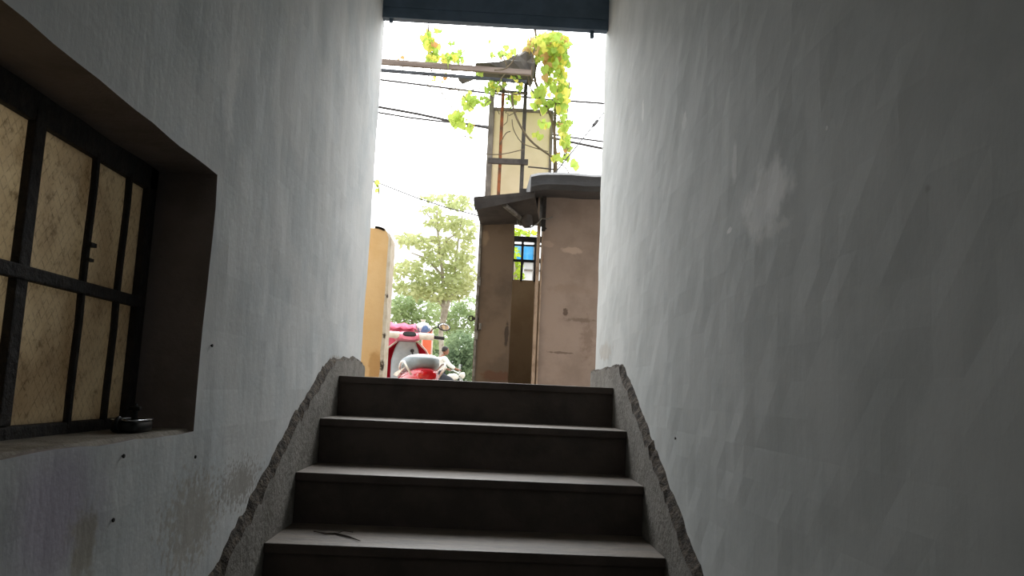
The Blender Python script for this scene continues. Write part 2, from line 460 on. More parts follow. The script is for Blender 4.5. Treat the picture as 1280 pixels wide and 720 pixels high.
b = MB(); b.torus((-.705, fy-.052, fz+.016), .013, .004, 'x', 16, 6); b.build('loop', M_dmetal, ob, True)
b = MB(); b.tube([(-.705, fy+.02, fz+.02), (-.705, fy+.02, fz+.05), (-.705, fy+.02, fz+.056)], [.006, .006, .003], 8); b.box((-.705, fy+.02, fz+.045), (.022, .014, .008), bev=.002); b.build('screw', M_dmetal, ob)

# ------------------------------------------------------------------ shutter over the doorway
M_shut = mat('blue_black_paint', lin('55677a'), .55, lin('4a5c6c'), 6, bump=(12, .05))
sh = empty('rolling_shutter', (0, YE-.1, HEADZ), 'dark blue-black raised shutter panel across the top of the doorway', 'shutter')
b = MB(); pr = []
zz = HEADZ+.05
b.box(((WL+WR)/2, YE-.085, (HEADZ+.06+CEIL)/2), (WR-WL-.004, .048, CEIL-HEADZ-.06))
b.build('curtain', M_shut, sh)
b = MB(); b.box(((WL+WR)/2, YE-.08, HEADZ+.03), (WR-WL-.004, .05, .06), bev=.003); b.build('bottom_rail', M_shut, sh)
for px, h, wd in ((740, 9, .022), (488, 4, .02)):
    p = at(px, 40, YE-.08); hh = h*4.2/F
    b = MB(); b.box((p.x, YE-.08, HEADZ-hh/2+.004), (wd, .02, hh+.012), bev=.003); b.tube([(p.x, YE-.095, HEADZ-hh*.5), (p.x, YE-.065, HEADZ-hh*.5)], .006, 8)
    b.build('lug', M_shut, sh)

# ------------------------------------------------------------------ street ground
M_ground = mat('dusty_street', lin('9a9184'), .95, lin('847b6e'), 2, bump=(10, .3))
b = MB(); b.box((0, 50+YE-.3, GZ-.1), (80, 100, .2)); struct(b.build('street_ground', M_ground))
MB_room = MB()

# ------------------------------------------------------------------ yellow pier left of the doorway
pr_ = at(489.2, 299, 4.95); xr = pr_.x; zt_ = at(472, 285.5, 4.95).z
PORG = (xr-.45, 5.05, GZ)
M_yel = mat('ochre_paint', lin('f5cf98'), .7, lin('efc58a'), 4, bump=(25, .12), org=PORG, blotches=[((xr-.05, 4.95, EZ+.1), (.05, .3, .12), lin('c88f4d'), dict(scale=12, op=.6))])
M_pale = mat('pale_bare_plaster', lin('eee2cf'), .85, lin('dccbb0'), 18, bump=(50, .5), org=PORG, blotches=[((xr, 4.9, EZ+.55), (.02, .1, .02), lin('5a4a3a'), dict(scale=60)), ((xr, 4.9, EZ+.30), (.02, .1, .025), lin('5a4a3a'), dict(scale=60)), ((xr, 4.9, EZ+.12), (.03, .1, .05), lin('4c4136'), dict(scale=60, amt=.9))])
M_cap = mat('blackened_coping', lin('5d4c3a'), .9, lin('8d7350'), 25, bump=(50, .4))
pi = empty('ochre_pier', (xr-.45, 5.05, GZ), 'ochre yellow painted wall pier with pale chipped edge, left of the red scooter', 'wall pier')
b = MB(); bm = b.bm
def pier_poly(z, inset=0):
    return [(xr-.9, 4.95), (xr-.03, 4.95)]
prof = []
# main face polygon in XZ with rounded top right corner
poly = [(xr-.9, GZ), (xr-.020, GZ)]
for i in range(14):
    z = GZ+(zt_-.06-GZ)*(i+1)/14; poly.append((xr-.012-.010*(1-i/13)+.006*n3((i, 1, 2), .9), z))
poly += [(xr-.028, zt_-.02), (xr-.045, zt_-.004), (xr-.07, zt_), (xr-.9, zt_+.01)]
b.prism([(x, 4.95, z) for x, z in poly], (0, .22, 0)); b.build('body', M_yel, pi)
b = MB(); inner = poly[1:-3]
outer = [(xr+.004*n3((z, 3, 1), 7), z) for x, z in inner]
outer[-1] = (xr-.012, zt_-.03)
for (i0, o0), (i1, o1) in zip(zip(inner, outer), zip(inner[1:], outer[1:])):
    b.prism([(i0[0]-.004, 4.946, i0[1]), (o0[0], 4.955, o0[1]), (o1[0], 4.955, o1[1]), (i1[0]-.004, 4.946, i1[1])], (0, .215, 0))
bmesh.ops.remove_doubles(b.bm, verts=b.bm.verts, dist=.0004)
b.build('chipped_edge', M_pale, pi)
b = MB()
for i in range(12):
    x = xr-.10+.05*i/11
    b.box((x, 5.06, zt_+.006-.0012*i*i/11), (.012, .23, .014+.004*n3((i, 0, 0), .9)), (0, .08*n3((i, 3, 0), .7), 0))
b.build('coping_stain', M_cap, pi)

# ------------------------------------------------------------------ kiosk
KY = 6.0
kx_l = at(590, 470, KY).x; kx_d = at(639, 380, KY).x; kx_p = at(667, 400, KY).x; kx_r = at(745, 350, KY).x+.75
kz_t = at(690, 228, KY).z
KORG = ((kx_l+kx_r)/2, KY+.5, GZ)
M_panel = mat('pinkish_brown_sheet', lin('98877d'), .75, lin('87776d'), 3, org=KORG, bump=(6, .12), bump2=(50, .2), spec=.3, blotches=[
    (tuple(at(707, 390, KY)), (.022, .1, .035), lin('4f4038'), dict(scale=40, amt=.7, op=.8)),
    (tuple(at(702, 441, KY)), (.11, .1, .009), lin('5d4d43'), dict(scale=24, amt=1.0, op=.7)),
    (tuple(at(725, 400, KY)), (.14, .1, .02), lin('6d5d53'), dict(scale=34, amt=1.3, edge=.6, op=.7)),
    (tuple(at(735, 425, KY)), (.07, .1, .2), lin('7a685e'), dict(scale=26, amt=1.2, edge=.8, op=.7)),
    (tuple(at(716, 313, KY)), (.10, .1, .03), lin('c0aa9b'), dict(scale=16, amt=.8, op=.6)),
    (tuple(at(712, 360, KY)), (.26, .1, .05), lin('8a786c'), dict(scale=14, amt=1.2, edge=.8, op=.6)),
    (tuple(at(674, 323, KY)), (.04, .1, .07), lin('83583a'), dict(scale=20, amt=.7, op=.7)),
    (tuple(at(684, 305, KY)), (.06, .1, .03), lin('b59f90'), dict(scale=20, amt=.8, op=.5))])
M_trim = mat('worn_edge_trim', lin('a8927f'), .7, lin('8b7562'), 12, bump=(40, .3))
M_door = mat('dark_brown_sheet_door', lin('655648'), .7, lin('53463a'), 3, org=KORG, bump=(8, .1), spec=.3, blotches=[
    (tuple(at(633, 420, KY)), (.02, .1, .14), lin('2c231c'), dict(scale=20, amt=.6, op=.8)),
    (tuple(at(622, 470, KY)), (.16, .1, .05), lin('54321f'), dict(scale=14, amt=.8, op=.6)),
    (tuple(at(606, 300, KY)), (.05, .1, .08), lin('8a7661'), dict(scale=14, amt=.6, op=.6))])
M_tan = mat('tan_board', lin('c0a078'), .8, lin('b3926a'), 4, bump=(20, .1))
M_tarp = mat('dark_grey_tarpaulin', lin('3b3a3c'), .6, lin('2d2c2e'), 5, bump=(9, .3, (1, 3, 3)))
M_tin = mat('dark_rusty_sheet', lin('3a3533'), .7, lin('2a2523'), 8, bump=(20, .2))
M_steel = mat('dull_steel', lin('8a8782'), .5, lin('5d5953'), 20, metal=.6)
ki = empty('kiosk', ((kx_l+kx_r)/2, KY+.5, GZ), 'brown sheet metal kiosk with dark roof edge and half open door beyond the stairs', 'kiosk')
KB = KY+1.0
b = MB(); b.box(((kx_p+kx_r)/2+.02, KY+.015, (GZ+kz_t)/2), (kx_r-kx_p-.04, .03, kz_t-GZ)); b.build('front_panel', M_panel, ki)
b = MB(); b.box((kx_p+.012, KY-.002, (GZ+kz_t)/2), (.024, .05, kz_t-GZ), bev=.004); b.build('edge_trim', M_trim, ki)
b = MB(); b.box((kx_p+.040, KY-.004, (GZ+kz_t)/2), (.012, .03, kz_t-GZ), bev=.003); b.build('edge_trim', M_trim, ki)
# side and back boards
zb_ = at(652, 350, KB).z; zlow = at(600, 290, KB).z+.05
b = MB(); b.box((kx_l+.012, (KY+KB)/2+.03, (GZ+zlow)/2), (.024, 1.0, zlow-GZ)); b.build('side_board', M_door, ki)
b = MB(); b.box((kx_r-.015, (KY+KB)/2+.03, (GZ+kz_t)/2), (.03, 1.0, kz_t-GZ)); b.build('side_board', M_panel, ki)
b = MB(); b.box(((kx_l+kx_r)/2, KB+.015, (GZ+zb_)/2), (kx_r-kx_l, .03, zb_-GZ)); b.build('back_board', M_tan, ki)
gt = at(652, 296, KB).z
b = MB(); b.box((kx_l+.09, KB+.015, (zb_+gt)/2), (.18, .03, gt-zb_)); gx = at(668.5, 320, KB).x+.08
b.box(((gx+kx_r)/2, KB+.015, (zb_+kz_t)/2), (kx_r-gx, .03, kz_t-zb_)); b.build('back_board', M_tan, ki)
# window grating in the back of the kiosk
gr = MB()
xa, xb = kx_l+.15, gx+.02
gz = lambda y: at(653, y, KB).z
gr.box(((xa+xb)/2, KB, gz(299)), (xb-xa, .03, 7*7/F), bev=.003); gr.build('grating_rail', M_iron, ki)
for y, t in ((306.5, 2.2), (326, 3.2)):
    b = MB(); b.box(((xa+xb)/2, KB, gz(y)), (xb-xa, .02, t*7/F)); b.build('grating_bar', M_iron, ki)
for x in (652.5, 641, 669, 630):
    p = at(x, 325, KB); b = MB(); b.tube([(p.x, KB-.005, zb_-.01), (p.x, KB-.005, gz(299))], .011, 8); b.build('grating_bar', M_iron, ki)
# roof over the right part: sagging tarpaulin over a slab, rounded drip edge
ra = at(664, 214.5, KY-.6)
b = MB(); bm = b.bm
zr0 = ra.z; thick = 23*5.4/F
rows = []
nx = 26
for i in range(nx+1):
    t = i/nx; x = ra.x+(kx_r+.1-ra.x)*t
    rise = (-.03*math.exp(-t*18)); lump = .008*n3((x, 3, 0), 5)
    zt2 = zr0+rise+lump+.012
    dn = thick*(1+.10*n3((x, 9, 0), 6))
    row = [(x, KY-.58, zt2-dn), (x, KY-.61, zt2-dn*.75), (x, KY-.602, zt2-dn*.45), (x, KY-.61, zt2-dn*.2), (x, KY-.58, zt2), (x, KY-.5, zt2+.015), (x, KB+.05, zt2+.12), (x, KB+.05, zt2+.06), (x, KY+.05, zt2-.03), (x, KY-.54, zt2-dn*.9)]
    rows.append([bm.verts.new(p) for p in row])
for p, q in zip(rows, rows[1:]):
    for k in range(10): bm.faces.new((p[k], p[(k+1) % 10], q[(k+1) % 10], q[k]))
bm.faces.new(rows[0]); bm.faces.new(rows[-1][::-1])
b.build('roof', M_tarp, ki, True, 50)
# upper dark band of the front wall under the roof + hook strap + post
b = MB(); p0 = at(681, 242, KY-.06); p1 = at(679, 289, KY-.06)
b.box((p0.x, KY-.06, (p0.z+p1.z)/2), (.03, .02, p0.z-p1.z), bev=.004); b.tube([(p1.x-.01, KY-.06, p1.z+.01), (p1.x+.005, KY-.09, p1.z+.004), (p1.x+.02, KY-.09, p1.z+.02)], .007, 6); b.build('roof_strap', M_iron, ki)
b = MB(); b.box((kx_p+.03, KY-.03, (at(672, 245, KY).z+at(672, 283, KY).z)/2), (.04, .03, .25), bev=.004); b.build('post', M_steel, ki)
# small canopy over the door: front edge near, back edge low
cfl = at(592, 250, KY-.55); cfr = at(668, 243, KY-.55); cbl = at(601, 283, KY-.01); cbr = at(674, 280, KY-.01)
b = MB(); b.prism([cfl, cfr, cbr, cbl], (0, 0, .022)); 
# folded front lip
b.prism([cfl, cfr, cfr+V((0, .004, -.022)), cfl+V((.012, .004, -.07)), ], (0, .012, 0))
b.build('canopy', M_tin, ki)
fz0, fz1_ = at(668, 281, KY+.03).z, at(668, 236, KY+.03).z
b = MB(); b.box(((kx_d+kx_p)/2+.06, KY+.05, (fz0+fz1_)/2), (kx_p-kx_d+.06, .02, fz1_-fz0)); b.build('header_board', M_tin, ki)
b = MB(); b.tube([at(630, 256, KY-.5), at(655, 276, KY-.08)], .018, 8); b.build('strut', M_steel, ki)
b = MB(); pts = [at(*q, KY-.12) for q in ((648, 268), (650, 279), (656, 284.5), (664, 284), (672, 279), (677, 273), (685, 274), (691, 271))]
b.tube(pts, .006, 6); b.tube([at(652+6*math.cos(t)*.9, 277+5*math.sin(t), KY-.14) for t in [k*.5 for k in range(14)]], .005, 6); b.build('wire_loop', M_steel, ki)
# stub of a pole bundle under the canopy
b = MB(); b.tube([at(655, 246, KY-.2), at(659, 277, KY-.16)], [.03, .045], 10); b.sphere(at(659, 278, KY-.16), .04, 12); b.build('bracket', M_tin, ki)
# door leaf, hung at its left edge and standing nearly shut
dz1 = at(620, 279, KY-.02).z
d = MB(); dl = at(590.5, 470, KY-.03).x
d.box(((dl+kx_d)/2, KY-.02, (GZ+.03+dz1)/2), (kx_d-dl, .035, dz1-GZ-.03), (0, 0, 0), bev=.004); do = d.build('door', M_door, ki)
b = MB(); b.box((dl+.008, KY-.03, (GZ+dz1)/2+.02), (.016, .05, dz1-GZ-.08), bev=.003)
for zq in (.35, .9, 1.3): b.box((dl+.012, KY-.05, GZ+zq), (.026, .02, .07), bev=.004)
b.build('edge_strip', M_steel, do)
hp = at(589, 398, KY-.05); b = MB(); b.torus((hp.x, KY-.05, hp.z), .018, .005, 'y', 14, 6); b.box((hp.x+.03, KY-.045, hp.z), (.05, .01, .02)); b.build('hasp', M_iron, do)
hp = at(600, 408, KY-.05); b = MB(); b.box((hp.x, KY-.042, hp.z), (.018, .012, .05), bev=.003); b.tube([(hp.x, KY-.045, hp.z+.02), (hp.x, KY-.07, hp.z+.015), (hp.x, KY-.07, hp.z-.02), (hp.x, KY-.045, hp.z-.025)], .005, 6); b.build('handle', M_steel, do)

# things seen through the kiosk grating, standing well behind it
bp = at(650, 315, 11)
bl = empty('blue_banner', (at(655, 315, 11).x, 11, GZ), 'bright blue sheet banner on poles seen through the kiosk grating', 'banner')
pa, pb = at(636, 306, 11), at(668, 327, 11)
b = MB(); bm = b.bm; prev = None
for i in range(13):
    x = pa.x+(pb.x-pa.x)*i/12; yy = 11+.02*math.sin(i*1.3)
    row = [bm.verts.new((x, yy, pa.z)), bm.verts.new((x, yy, pb.z)), bm.verts.new((x, yy+.006, pb.z)), bm.verts.new((x, yy+.006, pa.z))]
    if prev:
        for k in range(4): bm.faces.new((prev[k], prev[(k+1) % 4], row[(k+1) % 4], row[k]))
    else: bm.faces.new(row)
    prev = row
bm.faces.new(prev[::-1])
b.build('cloth', mat('blue_banner_cloth', lin('2f9fe0'), .6, lin('9fd4f2'), 2.2, lo=.42, hi=.75, bump=(9, .1)), bl)
for x in (pa.x, pb.x):
    b = MB(); b.tube([(x, 11.01, GZ), (x, 11.01, pa.z+.1)], .02, 8); b.build('pole', M_steel, bl)
hw = empty('white_hut', (at(672, 340, 15).x, 15.5, GZ), 'low white walled hut seen through the kiosk grating', 'hut')
hx0 = at(655, 340, 15).x; hz = at(655, 327, 15).z
b = MB(); b.box((hx0+1.1, 15.6, (GZ+hz)/2), (2.2, 1.2, hz-GZ)); b.build('wall', M_plaster, hw)
b = MB(); b.box((hx0+1.1, 14.98, at(660, 338, 15).z), (2.2, .06, .03)); b.build('ledge', M_cement, hw)
b = MB(); b.box((hx0+1.1, 15.6, hz+.03), (2.4, 1.4, .06)); b.build('roof', M_tin, hw)

# ------------------------------------------------------------------ iron frame with a sheet behind the kiosk
FY = 7.6
M_post = mat('grey_painted_post', lin('7d7670'), .7, lin('5f5852'), 8, bump=(20, .2))
M_rust = mat('rusty_pipe', lin('9a5a36'), .85, lin('5f4434'), 12, bump=(40, .4))
M_dpipe = mat('dark_pipe', lin('4a4543'), .7, lin('332f2e'), 14, bump=(30, .2))
fr = empty('iron_frame', (at(635, 200, FY).x, FY, GZ), 'rusty iron scaffold frame of posts and rails rising behind the kiosk', 'frame')
def bar(name, p0, p1, px, m, Y=FY, n=8, box=False):
    a, c = at(*p0, Y), at(*p1, Y); r = px*Y/F/2
    b = MB()
    if box:
        dvec = c-a; mid = (a+c)/2
        b.box(mid, (dvec.length, r*1.6, r*2), (0, -math.atan2(dvec.z, dvec.x), 0), bev=r*.15)
    else: b.tube([a, (a+c)/2+V((.004, .003, .002)), c], r, n)
    return b.build(name, m, fr)
def post(px, ptop, w_, m, Y=FY, low=GZ):
    a = at(px, ptop, Y); b = MB(); r = w_*Y/F/2
    b.box((a.x, Y, (low+a.z)/2), (2*r, 2*r, a.z-low), bev=r*.15); return b.build('post', m, fr)
post(615.5, 113, 6.5, M_post); 
post(658, 90, 4.8, M_dpipe, FY+.02, at(655, 262, FY).z); 
a = at(630, 95, FY); b = MB(); pts = [V((a.x+.006*n3((0, i, 1), .7), FY+.01, GZ+(a.z-GZ)*i/16)) for i in range(17)]; b.tube(pts, 4.4*FY/F/2, 10); b.build('post', M_rust, fr)
bar('rail', (610, 201), (660, 203), 7, M_dpipe, FY-.02, box=True)
bar('rail', (613, 113), (660, 117), 4.5, M_dpipe, FY-.02)
bar('rail', (660, 208.5), (694, 212), 2, M_dpipe, FY-.01)
bar('beam', (466, 76.5), (664, 91.5), 7, mat('brown_timber', lin('8a7d74'), .85, lin('6f625a'), 9, bump=(30, .3), stretch=(.2, 2, 2)), FY-.42, box=True)
bar('beam', (466, 87), (658, 102.5), 5.2, mat('blue_grey_pipe', lin('4d535c'), .6, lin('3c4048'), 12), FY-.36)
# tarpaulin bunched on the corner of the frame: ridge + hanging folds
b = MB(); bm = b.bm
top = [(594, 81), (608, 79), (622, 78), (630, 74), (638, 68), (650, 64.5), (657, 59.5), (664, 61), (668, 68)]
bot = [(595, 84), (610, 86), (624, 88), (634, 88.5), (642, 89), (650, 89), (658, 91), (665, 97), (668, 92)]
rows = []
for i, (t_, bo) in enumerate(zip(top, bot)):
    y = FY-.22; A = at(*t_, y); B = at(*bo, y)
    f_ = .05*math.sin(i*1.9)
    ring = [A+V((0, .05, 0)), A.lerp(B, .3)+V((0, -.04+f_, 0)), A.lerp(B, .65)+V((0, -.08-f_*.6, 0)), B+V((0, -.05, 0)), B+V((0, .25, 0)), A.lerp(B, .5)+V((0, .36, 0)), A+V((0, .26, -.01))]
    rows.append([bm.verts.new(p) for p in ring])
for p, q in zip(rows, rows[1:]):
    for k in range(7): bm.faces.new((p[k], p[(k+1) % 7], q[(k+1) % 7], q[k]))
bm.faces.new(rows[0]); bm.faces.new(rows[-1][::-1])
o = b.build('tarpaulin', mat('bunched_dark_tarpaulin', lin('5b5650'), .8, lin('474340'), 7, bump=(10, .3)), None, False); tag(o, 'dark tarpaulin bunched over the top corner of the iron frame', 'tarpaulin')
b = MB(); p = [at(*q, FY-.2) for q in ((572, 93), (590, 95), (598, 97), (588, 101), (578, 105), (573, 100))]; b.prism(p, (0, .02, .004)); o = b.build('rag', MATS['bunched_dark_tarpaulin']); tag(o, 'small dark torn rag hanging from the horizontal pipe', 'rag')
# cream sheet behind the frame
SY = FY+.35
s0, s1 = at(620, 137, SY), at(690, 141, SY)
pn = empty('cream_panel', ((s0.x+s1.x)/2, SY, GZ), 'tall cream sheet panel with grey top edge behind the iron frame', 'panel')
xl_, xr_ = at(616, 150, SY).x, at(689, 170, SY).x; ztp = at(655, 139, SY).z
zlo = at(650, 262, SY).z
b = MB(); b.box(((xl_+xr_)/2, SY, (zlo+ztp)/2), (xr_-xl_, .03, ztp-zlo)); b.build('sheet', mat('cream_sheet', lin('e3d6b8'), .6, lin('d8caa9'), 2, bump=(4, .05)), pn)
b = MB(); b.box(((xl_+xr_)/2, SY-.005, ztp), (xr_-xl_+.02, .05, .035), bev=.004); b.build('top_edge', M_post, pn)
b = MB(); b.box((xr_, SY-.005, (GZ+ztp)/2), (.03, .05, ztp-GZ), bev=.004); b.build('upright', M_post, pn)
b = MB(); b.box((xl_, SY-.005, (GZ+ztp)/2), (.03, .05, ztp-GZ), bev=.004); b.build('upright', M_post, pn)

# ------------------------------------------------------------------ overhead cables
M_cable = mat('black_cable', lin('3c3a3a'), .6, lin('2c2a2a'), 20)
def cable(pts, px, Y, lab, x_to=None):
    P = [at(x, y, Y) for x, y in pts]
    a, c = P[0], P[-1]; d0 = (P[0]-P[1]); d1 = (P[-1]-P[-2])
    P = [a+d0.normalized()*5]+P+[c+d1.normalized()*5]
    b = MB(); b.tube(P, px*Y/F/2, 6); tag(b.build('overhead_cable', M_cable), lab, 'cable', 'overhead cables crossing the sky')
cable([(478, 100), (534, 107), (590, 114), (680, 124), (750, 129)], 2.6, 11, 'topmost thin dark overhead cable, passing just under the blue-grey pipe')
cable([(475, 134), (520, 142), (562, 151), (610, 160), (680, 170), (716, 178), (750, 185)], 3.3, 13, 'thicker dark overhead cable halfway up the sky, crossing behind the frame')
cable([(475, 141), (512, 147), (545, 151), (600, 157), (680, 166), (712, 171.5), (750, 176.5)], 2.4, 13.5, 'thin overhead cable twisting just below the thicker one at left')
cable([(474, 229), (520, 247), (560, 260), (592, 268), (640, 284)], 1.4, 22, 'faint thin cable sloping across the treetop left of the kiosk')
b = MB(); q0, q1 = at(690, 221, 6.9), at(762, 132, 7.6); b.tube([q0, q1], .006, 6); qa, qb = q0.lerp(q1, .68), q0.lerp(q1, .78)
o = empty('stay_wire', q0, 'diagonal stay wire with a dark insulator beside the right wall edge', 'wire')
b.build('wire', M_cable, o); b = MB(); b.tube([qa, qa.lerp(qb, .2), qa.lerp(qb, .8), qb], [.008, .017, .017, .008], 8); b.build('insulator', M_cable, o)

# ------------------------------------------------------------------ climbing vines on the frame
M_lg = leafmat('green_vine_leaf', (.38, .56, .12, 1), (.52, .64, .14, 1), .6, 2)
M_ly = leafmat('yellow_vine_leaf', (.80, .74, .16, 1), (.70, .74, .18, 1), .6, 2)
M_lb = leafmat('withered_vine_leaf', (.55, .30, .12, 1), (.62, .45, .20, 1), .45, 2)
M_stem = mat('vine_stem', lin('6d5f4c'), .9, lin('57503c'), 20)
def vine(label, stems, clusters, Y, root, mul=1.6):
    o = empty('climbing_vine', root, label, 'vine', 'climbing vines on the iron frame')
    for pts, px, dy in stems:
        b = MB()
        P = [at(x, y, Y+dy)+V((0, .04*n3((x, y, 0), .05), 0)) for x, y in pts]
        # smooth
        Q = []
        for i in range(len(P)-1):
            for t in (0, .33, .66):
                p0, p1, p2, p3 = P[max(0, i-1)], P[i], P[i+1], P[min(len(P)-1, i+2)]
                Q.append(.5*((2*p1)+(p2-p0)*t+(2*p0-5*p1+4*p2-p3)*t*t+(3*p1-p0-3*p2+p3)*t**3))
        Q.append(P[-1]); b.tube(Q, px*1.6*Y/F/2, 5)
        b.build('stem', M_stem, o, True)
    for (x, y, rx, ry, n, mix, sz) in clusters:
        if n < 8: continue
        for _ in range(2):      # thin tendrils hanging out of each tuft
            xa, ya = x+random.uniform(-rx, rx), y+random.uniform(-ry, ry)
            P = [at(xa+random.gauss(0, 2.5)*i*.5, ya+i*random.uniform(3, 6), Y+.05*n3((xa, ya, i), 1.3)) for i in range(6)]
            b = MB(); b.tube(P, .55*Y/F, 5); b.build('stem', M_stem, o, True)
    L = {'g': MB(), 'y': MB(), 'b': MB()}; cnt = dict(g=0, y=0, b=0)
    for (x, y, rx, ry, n, mix, sz) in clusters:
        for _ in range(int(n*mul)):
            a = random.uniform(0, 6.283); q = math.sqrt(random.random())
            p = at(x+rx*q*math.cos(a), y+ry*q*math.sin(a), Y+random.uniform(-.22, .22))
            k = random.choices('gyb', (mix[0]+.3*mix[1], .65*mix[1], mix[2]))[0]
            s_ = sz*Y/F*random.uniform(.55, 1.2)
            L[k].leaf(p, s_, (-math.pi/2+random.gauss(0, .55), random.gauss(0, .5)+math.pi*0, random.uniform(-.9, .9)) if random.random() < .75 else (random.uniform(0, 6.28), random.uniform(-1, 1), random.uniform(0, 6.28))); cnt[k] += 1
    for k, nm, m in (('g', 'foliage', M_lg), ('y', 'yellow_foliage', M_ly), ('b', 'withered_foliage', M_lb)):
        if cnt[k]: L[k].build(nm, m, o, recalc=False)
        else: L[k].bm.free()
vine('dense yellow green vine spilling down the right side of the iron frame',
     [([(668, 30), (672, 70), (668, 95), (676, 120), (690, 150), (695, 190), (696, 240)], 2.2, .05), ([(690, 40), (700, 90), (694, 140), (693, 205), (692, 240)], 2.4, .1),
      ([(664, 45), (660, 80), (663, 110), (680, 126), (705, 130)], 1.2, -.1), ([(700, 40), (712, 80), (710, 130), (705, 200)], 1, 0), ([(696, 205), (705, 208), (712, 217)], .9, 0), ([(668, 60), (664, 95), (670, 103)], 1.4, -.2)],
     [(690, 52, 22, 12, 62, (5, 8, 1), 10), (664, 58, 8, 10, 16, (0, 4, 6), 8), (685, 72, 16, 14, 34, (4, 6, 2), 9.5), (703, 75, 9, 22, 30, (5, 6, .3), 10), (692, 96, 12, 12, 18, (7, 5, .5), 10), (704, 110, 7, 18, 18, (6, 5, .2), 10),
      (676, 114, 8, 7, 8, (7, 2, .3), 10), (680, 128, 14, 8, 16, (8, 3, 0), 9), (703, 133, 8, 12, 14, (7, 4, .3), 9), (706, 158, 8, 10, 10, (7, 3, .6), 9), (708, 176, 6, 12, 10, (6, 4, .6), 9), (701, 195, 9, 6, 7, (8, 2, .4), 9), (718, 203, 3, 4, 1, (1, 0, 0), 10), (672, 168, 6, 5, 2, (8, 2, 0), 9), (680, 152, 6, 5, 3, (4, 5, 0), 8)],
     FY-.1, (at(694, 200, FY-.1).x, FY-.1, GZ), 2.3)
vine('small yellowing vine tuft hanging above the beam at the upper left',
     [([(536, 25), (535, 50), (538, 82), (540, 90)], 1.2, 0), ([(538, 60), (556, 70), (574, 74)], .9, 0), ([(487, 35), (486, 70), (492, 76), (505, 82)], .8, .05), ([(505, 70), (503, 88)], .8, 0), ([(600, 38), (605, 50), (609, 56)], .7, .1)],
     [(534, 47, 6, 10, 18, (3, 7, 1), 8), (542, 57, 7, 8, 12, (2, 8, .5), 10), (541, 72, 8, 9, 16, (5, 6, .5), 9), (558, 72, 5, 6, 8, (8, 3, 0), 8), (572, 70, 7, 7, 12, (8, 4, 0), 8), (545, 38, 6, 3, 4, (6, 4, 0), 7), (564, 54, 3, 4, 2, (8, 2, 0), 7), (499, 73, 4, 4, 3, (0, 0, 1), 7), (553, 98, 14, 4, 4, (0, 6, 4), 6), (613, 49, 2, 2, 1, (1, 0, 0), 5)],
     FY-.25, (at(538, 100, FY-.25).x, FY-.25, GZ))
vine('sparse green vine trailing below the pipe left of the grey post',
     [([(548, 97), (553, 118), (566, 135), (580, 142)], .9, 0), ([(528, 98), (545, 115), (575, 122)], .8, .05), ([(566, 107), (578, 118), (584, 126)], .9, 0), ([(560, 112), (590, 113), (608, 108)], .9, 0), ([(600, 135), (602, 150), (607, 130), (614, 125)], .7, -.05),
      ([(588, 158), (600, 180), (602, 190), (626, 192), (655, 187)], .8, -.15), ([(640, 118), (643, 140), (655, 165), (668, 180), (690, 196)], 1.8, -.12), ([(625, 180), (632, 167), (638, 164)], .9, -.12), ([(640, 150), (642, 162), (652, 178), (668, 185), (685, 190)], .8, -.1), ([(628, 70), (634, 86), (624, 104), (640, 117), (655, 117)], 1.1, -.25), ([(648, 66), (634, 84), (618, 88)], 1, -.28)],
     [(586, 125, 9, 9, 20, (9, 2, 0), 8.5), (573, 148, 11, 10, 24, (9, 1, 0), 8.5), (585, 159, 6, 4, 6, (7, 3, .5), 8), (604, 125, 6, 5, 7, (9, 1, 0), 8), (586, 171, 3, 2, 1, (1, 0, 0), 7), (616, 108, 8, 6, 8, (8, 3, 0), 8), (632, 64, 10, 8, 12, (7, 4, .5), 8), (617, 69, 3, 5, 4, (1, 4, 4), 7), (625, 102, 12, 5, 9, (8, 3, 0), 7), (645, 97, 9, 4, 7, (8, 3, 0), 7), (642, 124, 9, 9, 12, (7, 5, 0), 8), (652, 107, 8, 4, 7, (8, 3, 0), 7), (600, 92, 5, 3, 3, (6, 4, 0), 7)],
     FY-.2, (at(612, 150, FY-.2).x, FY-.2, GZ))
# leaf peeping from behind the left wall
vine('few green leaves on a thin stem peeping past the left wall edge',
     [([(458, 232), (468, 228), (474, 236), (473, 244)], .8, 0), ([(458, 232), (456, 300), (452, 420)], .9, .05)], [(473, 228, 3, 3, 3, (9, 1, 0), 7), (472, 238, 2, 3, 2, (9, 1, 0), 6)], 5.3, (at(456, 300, 5.3).x, 5.3, GZ))

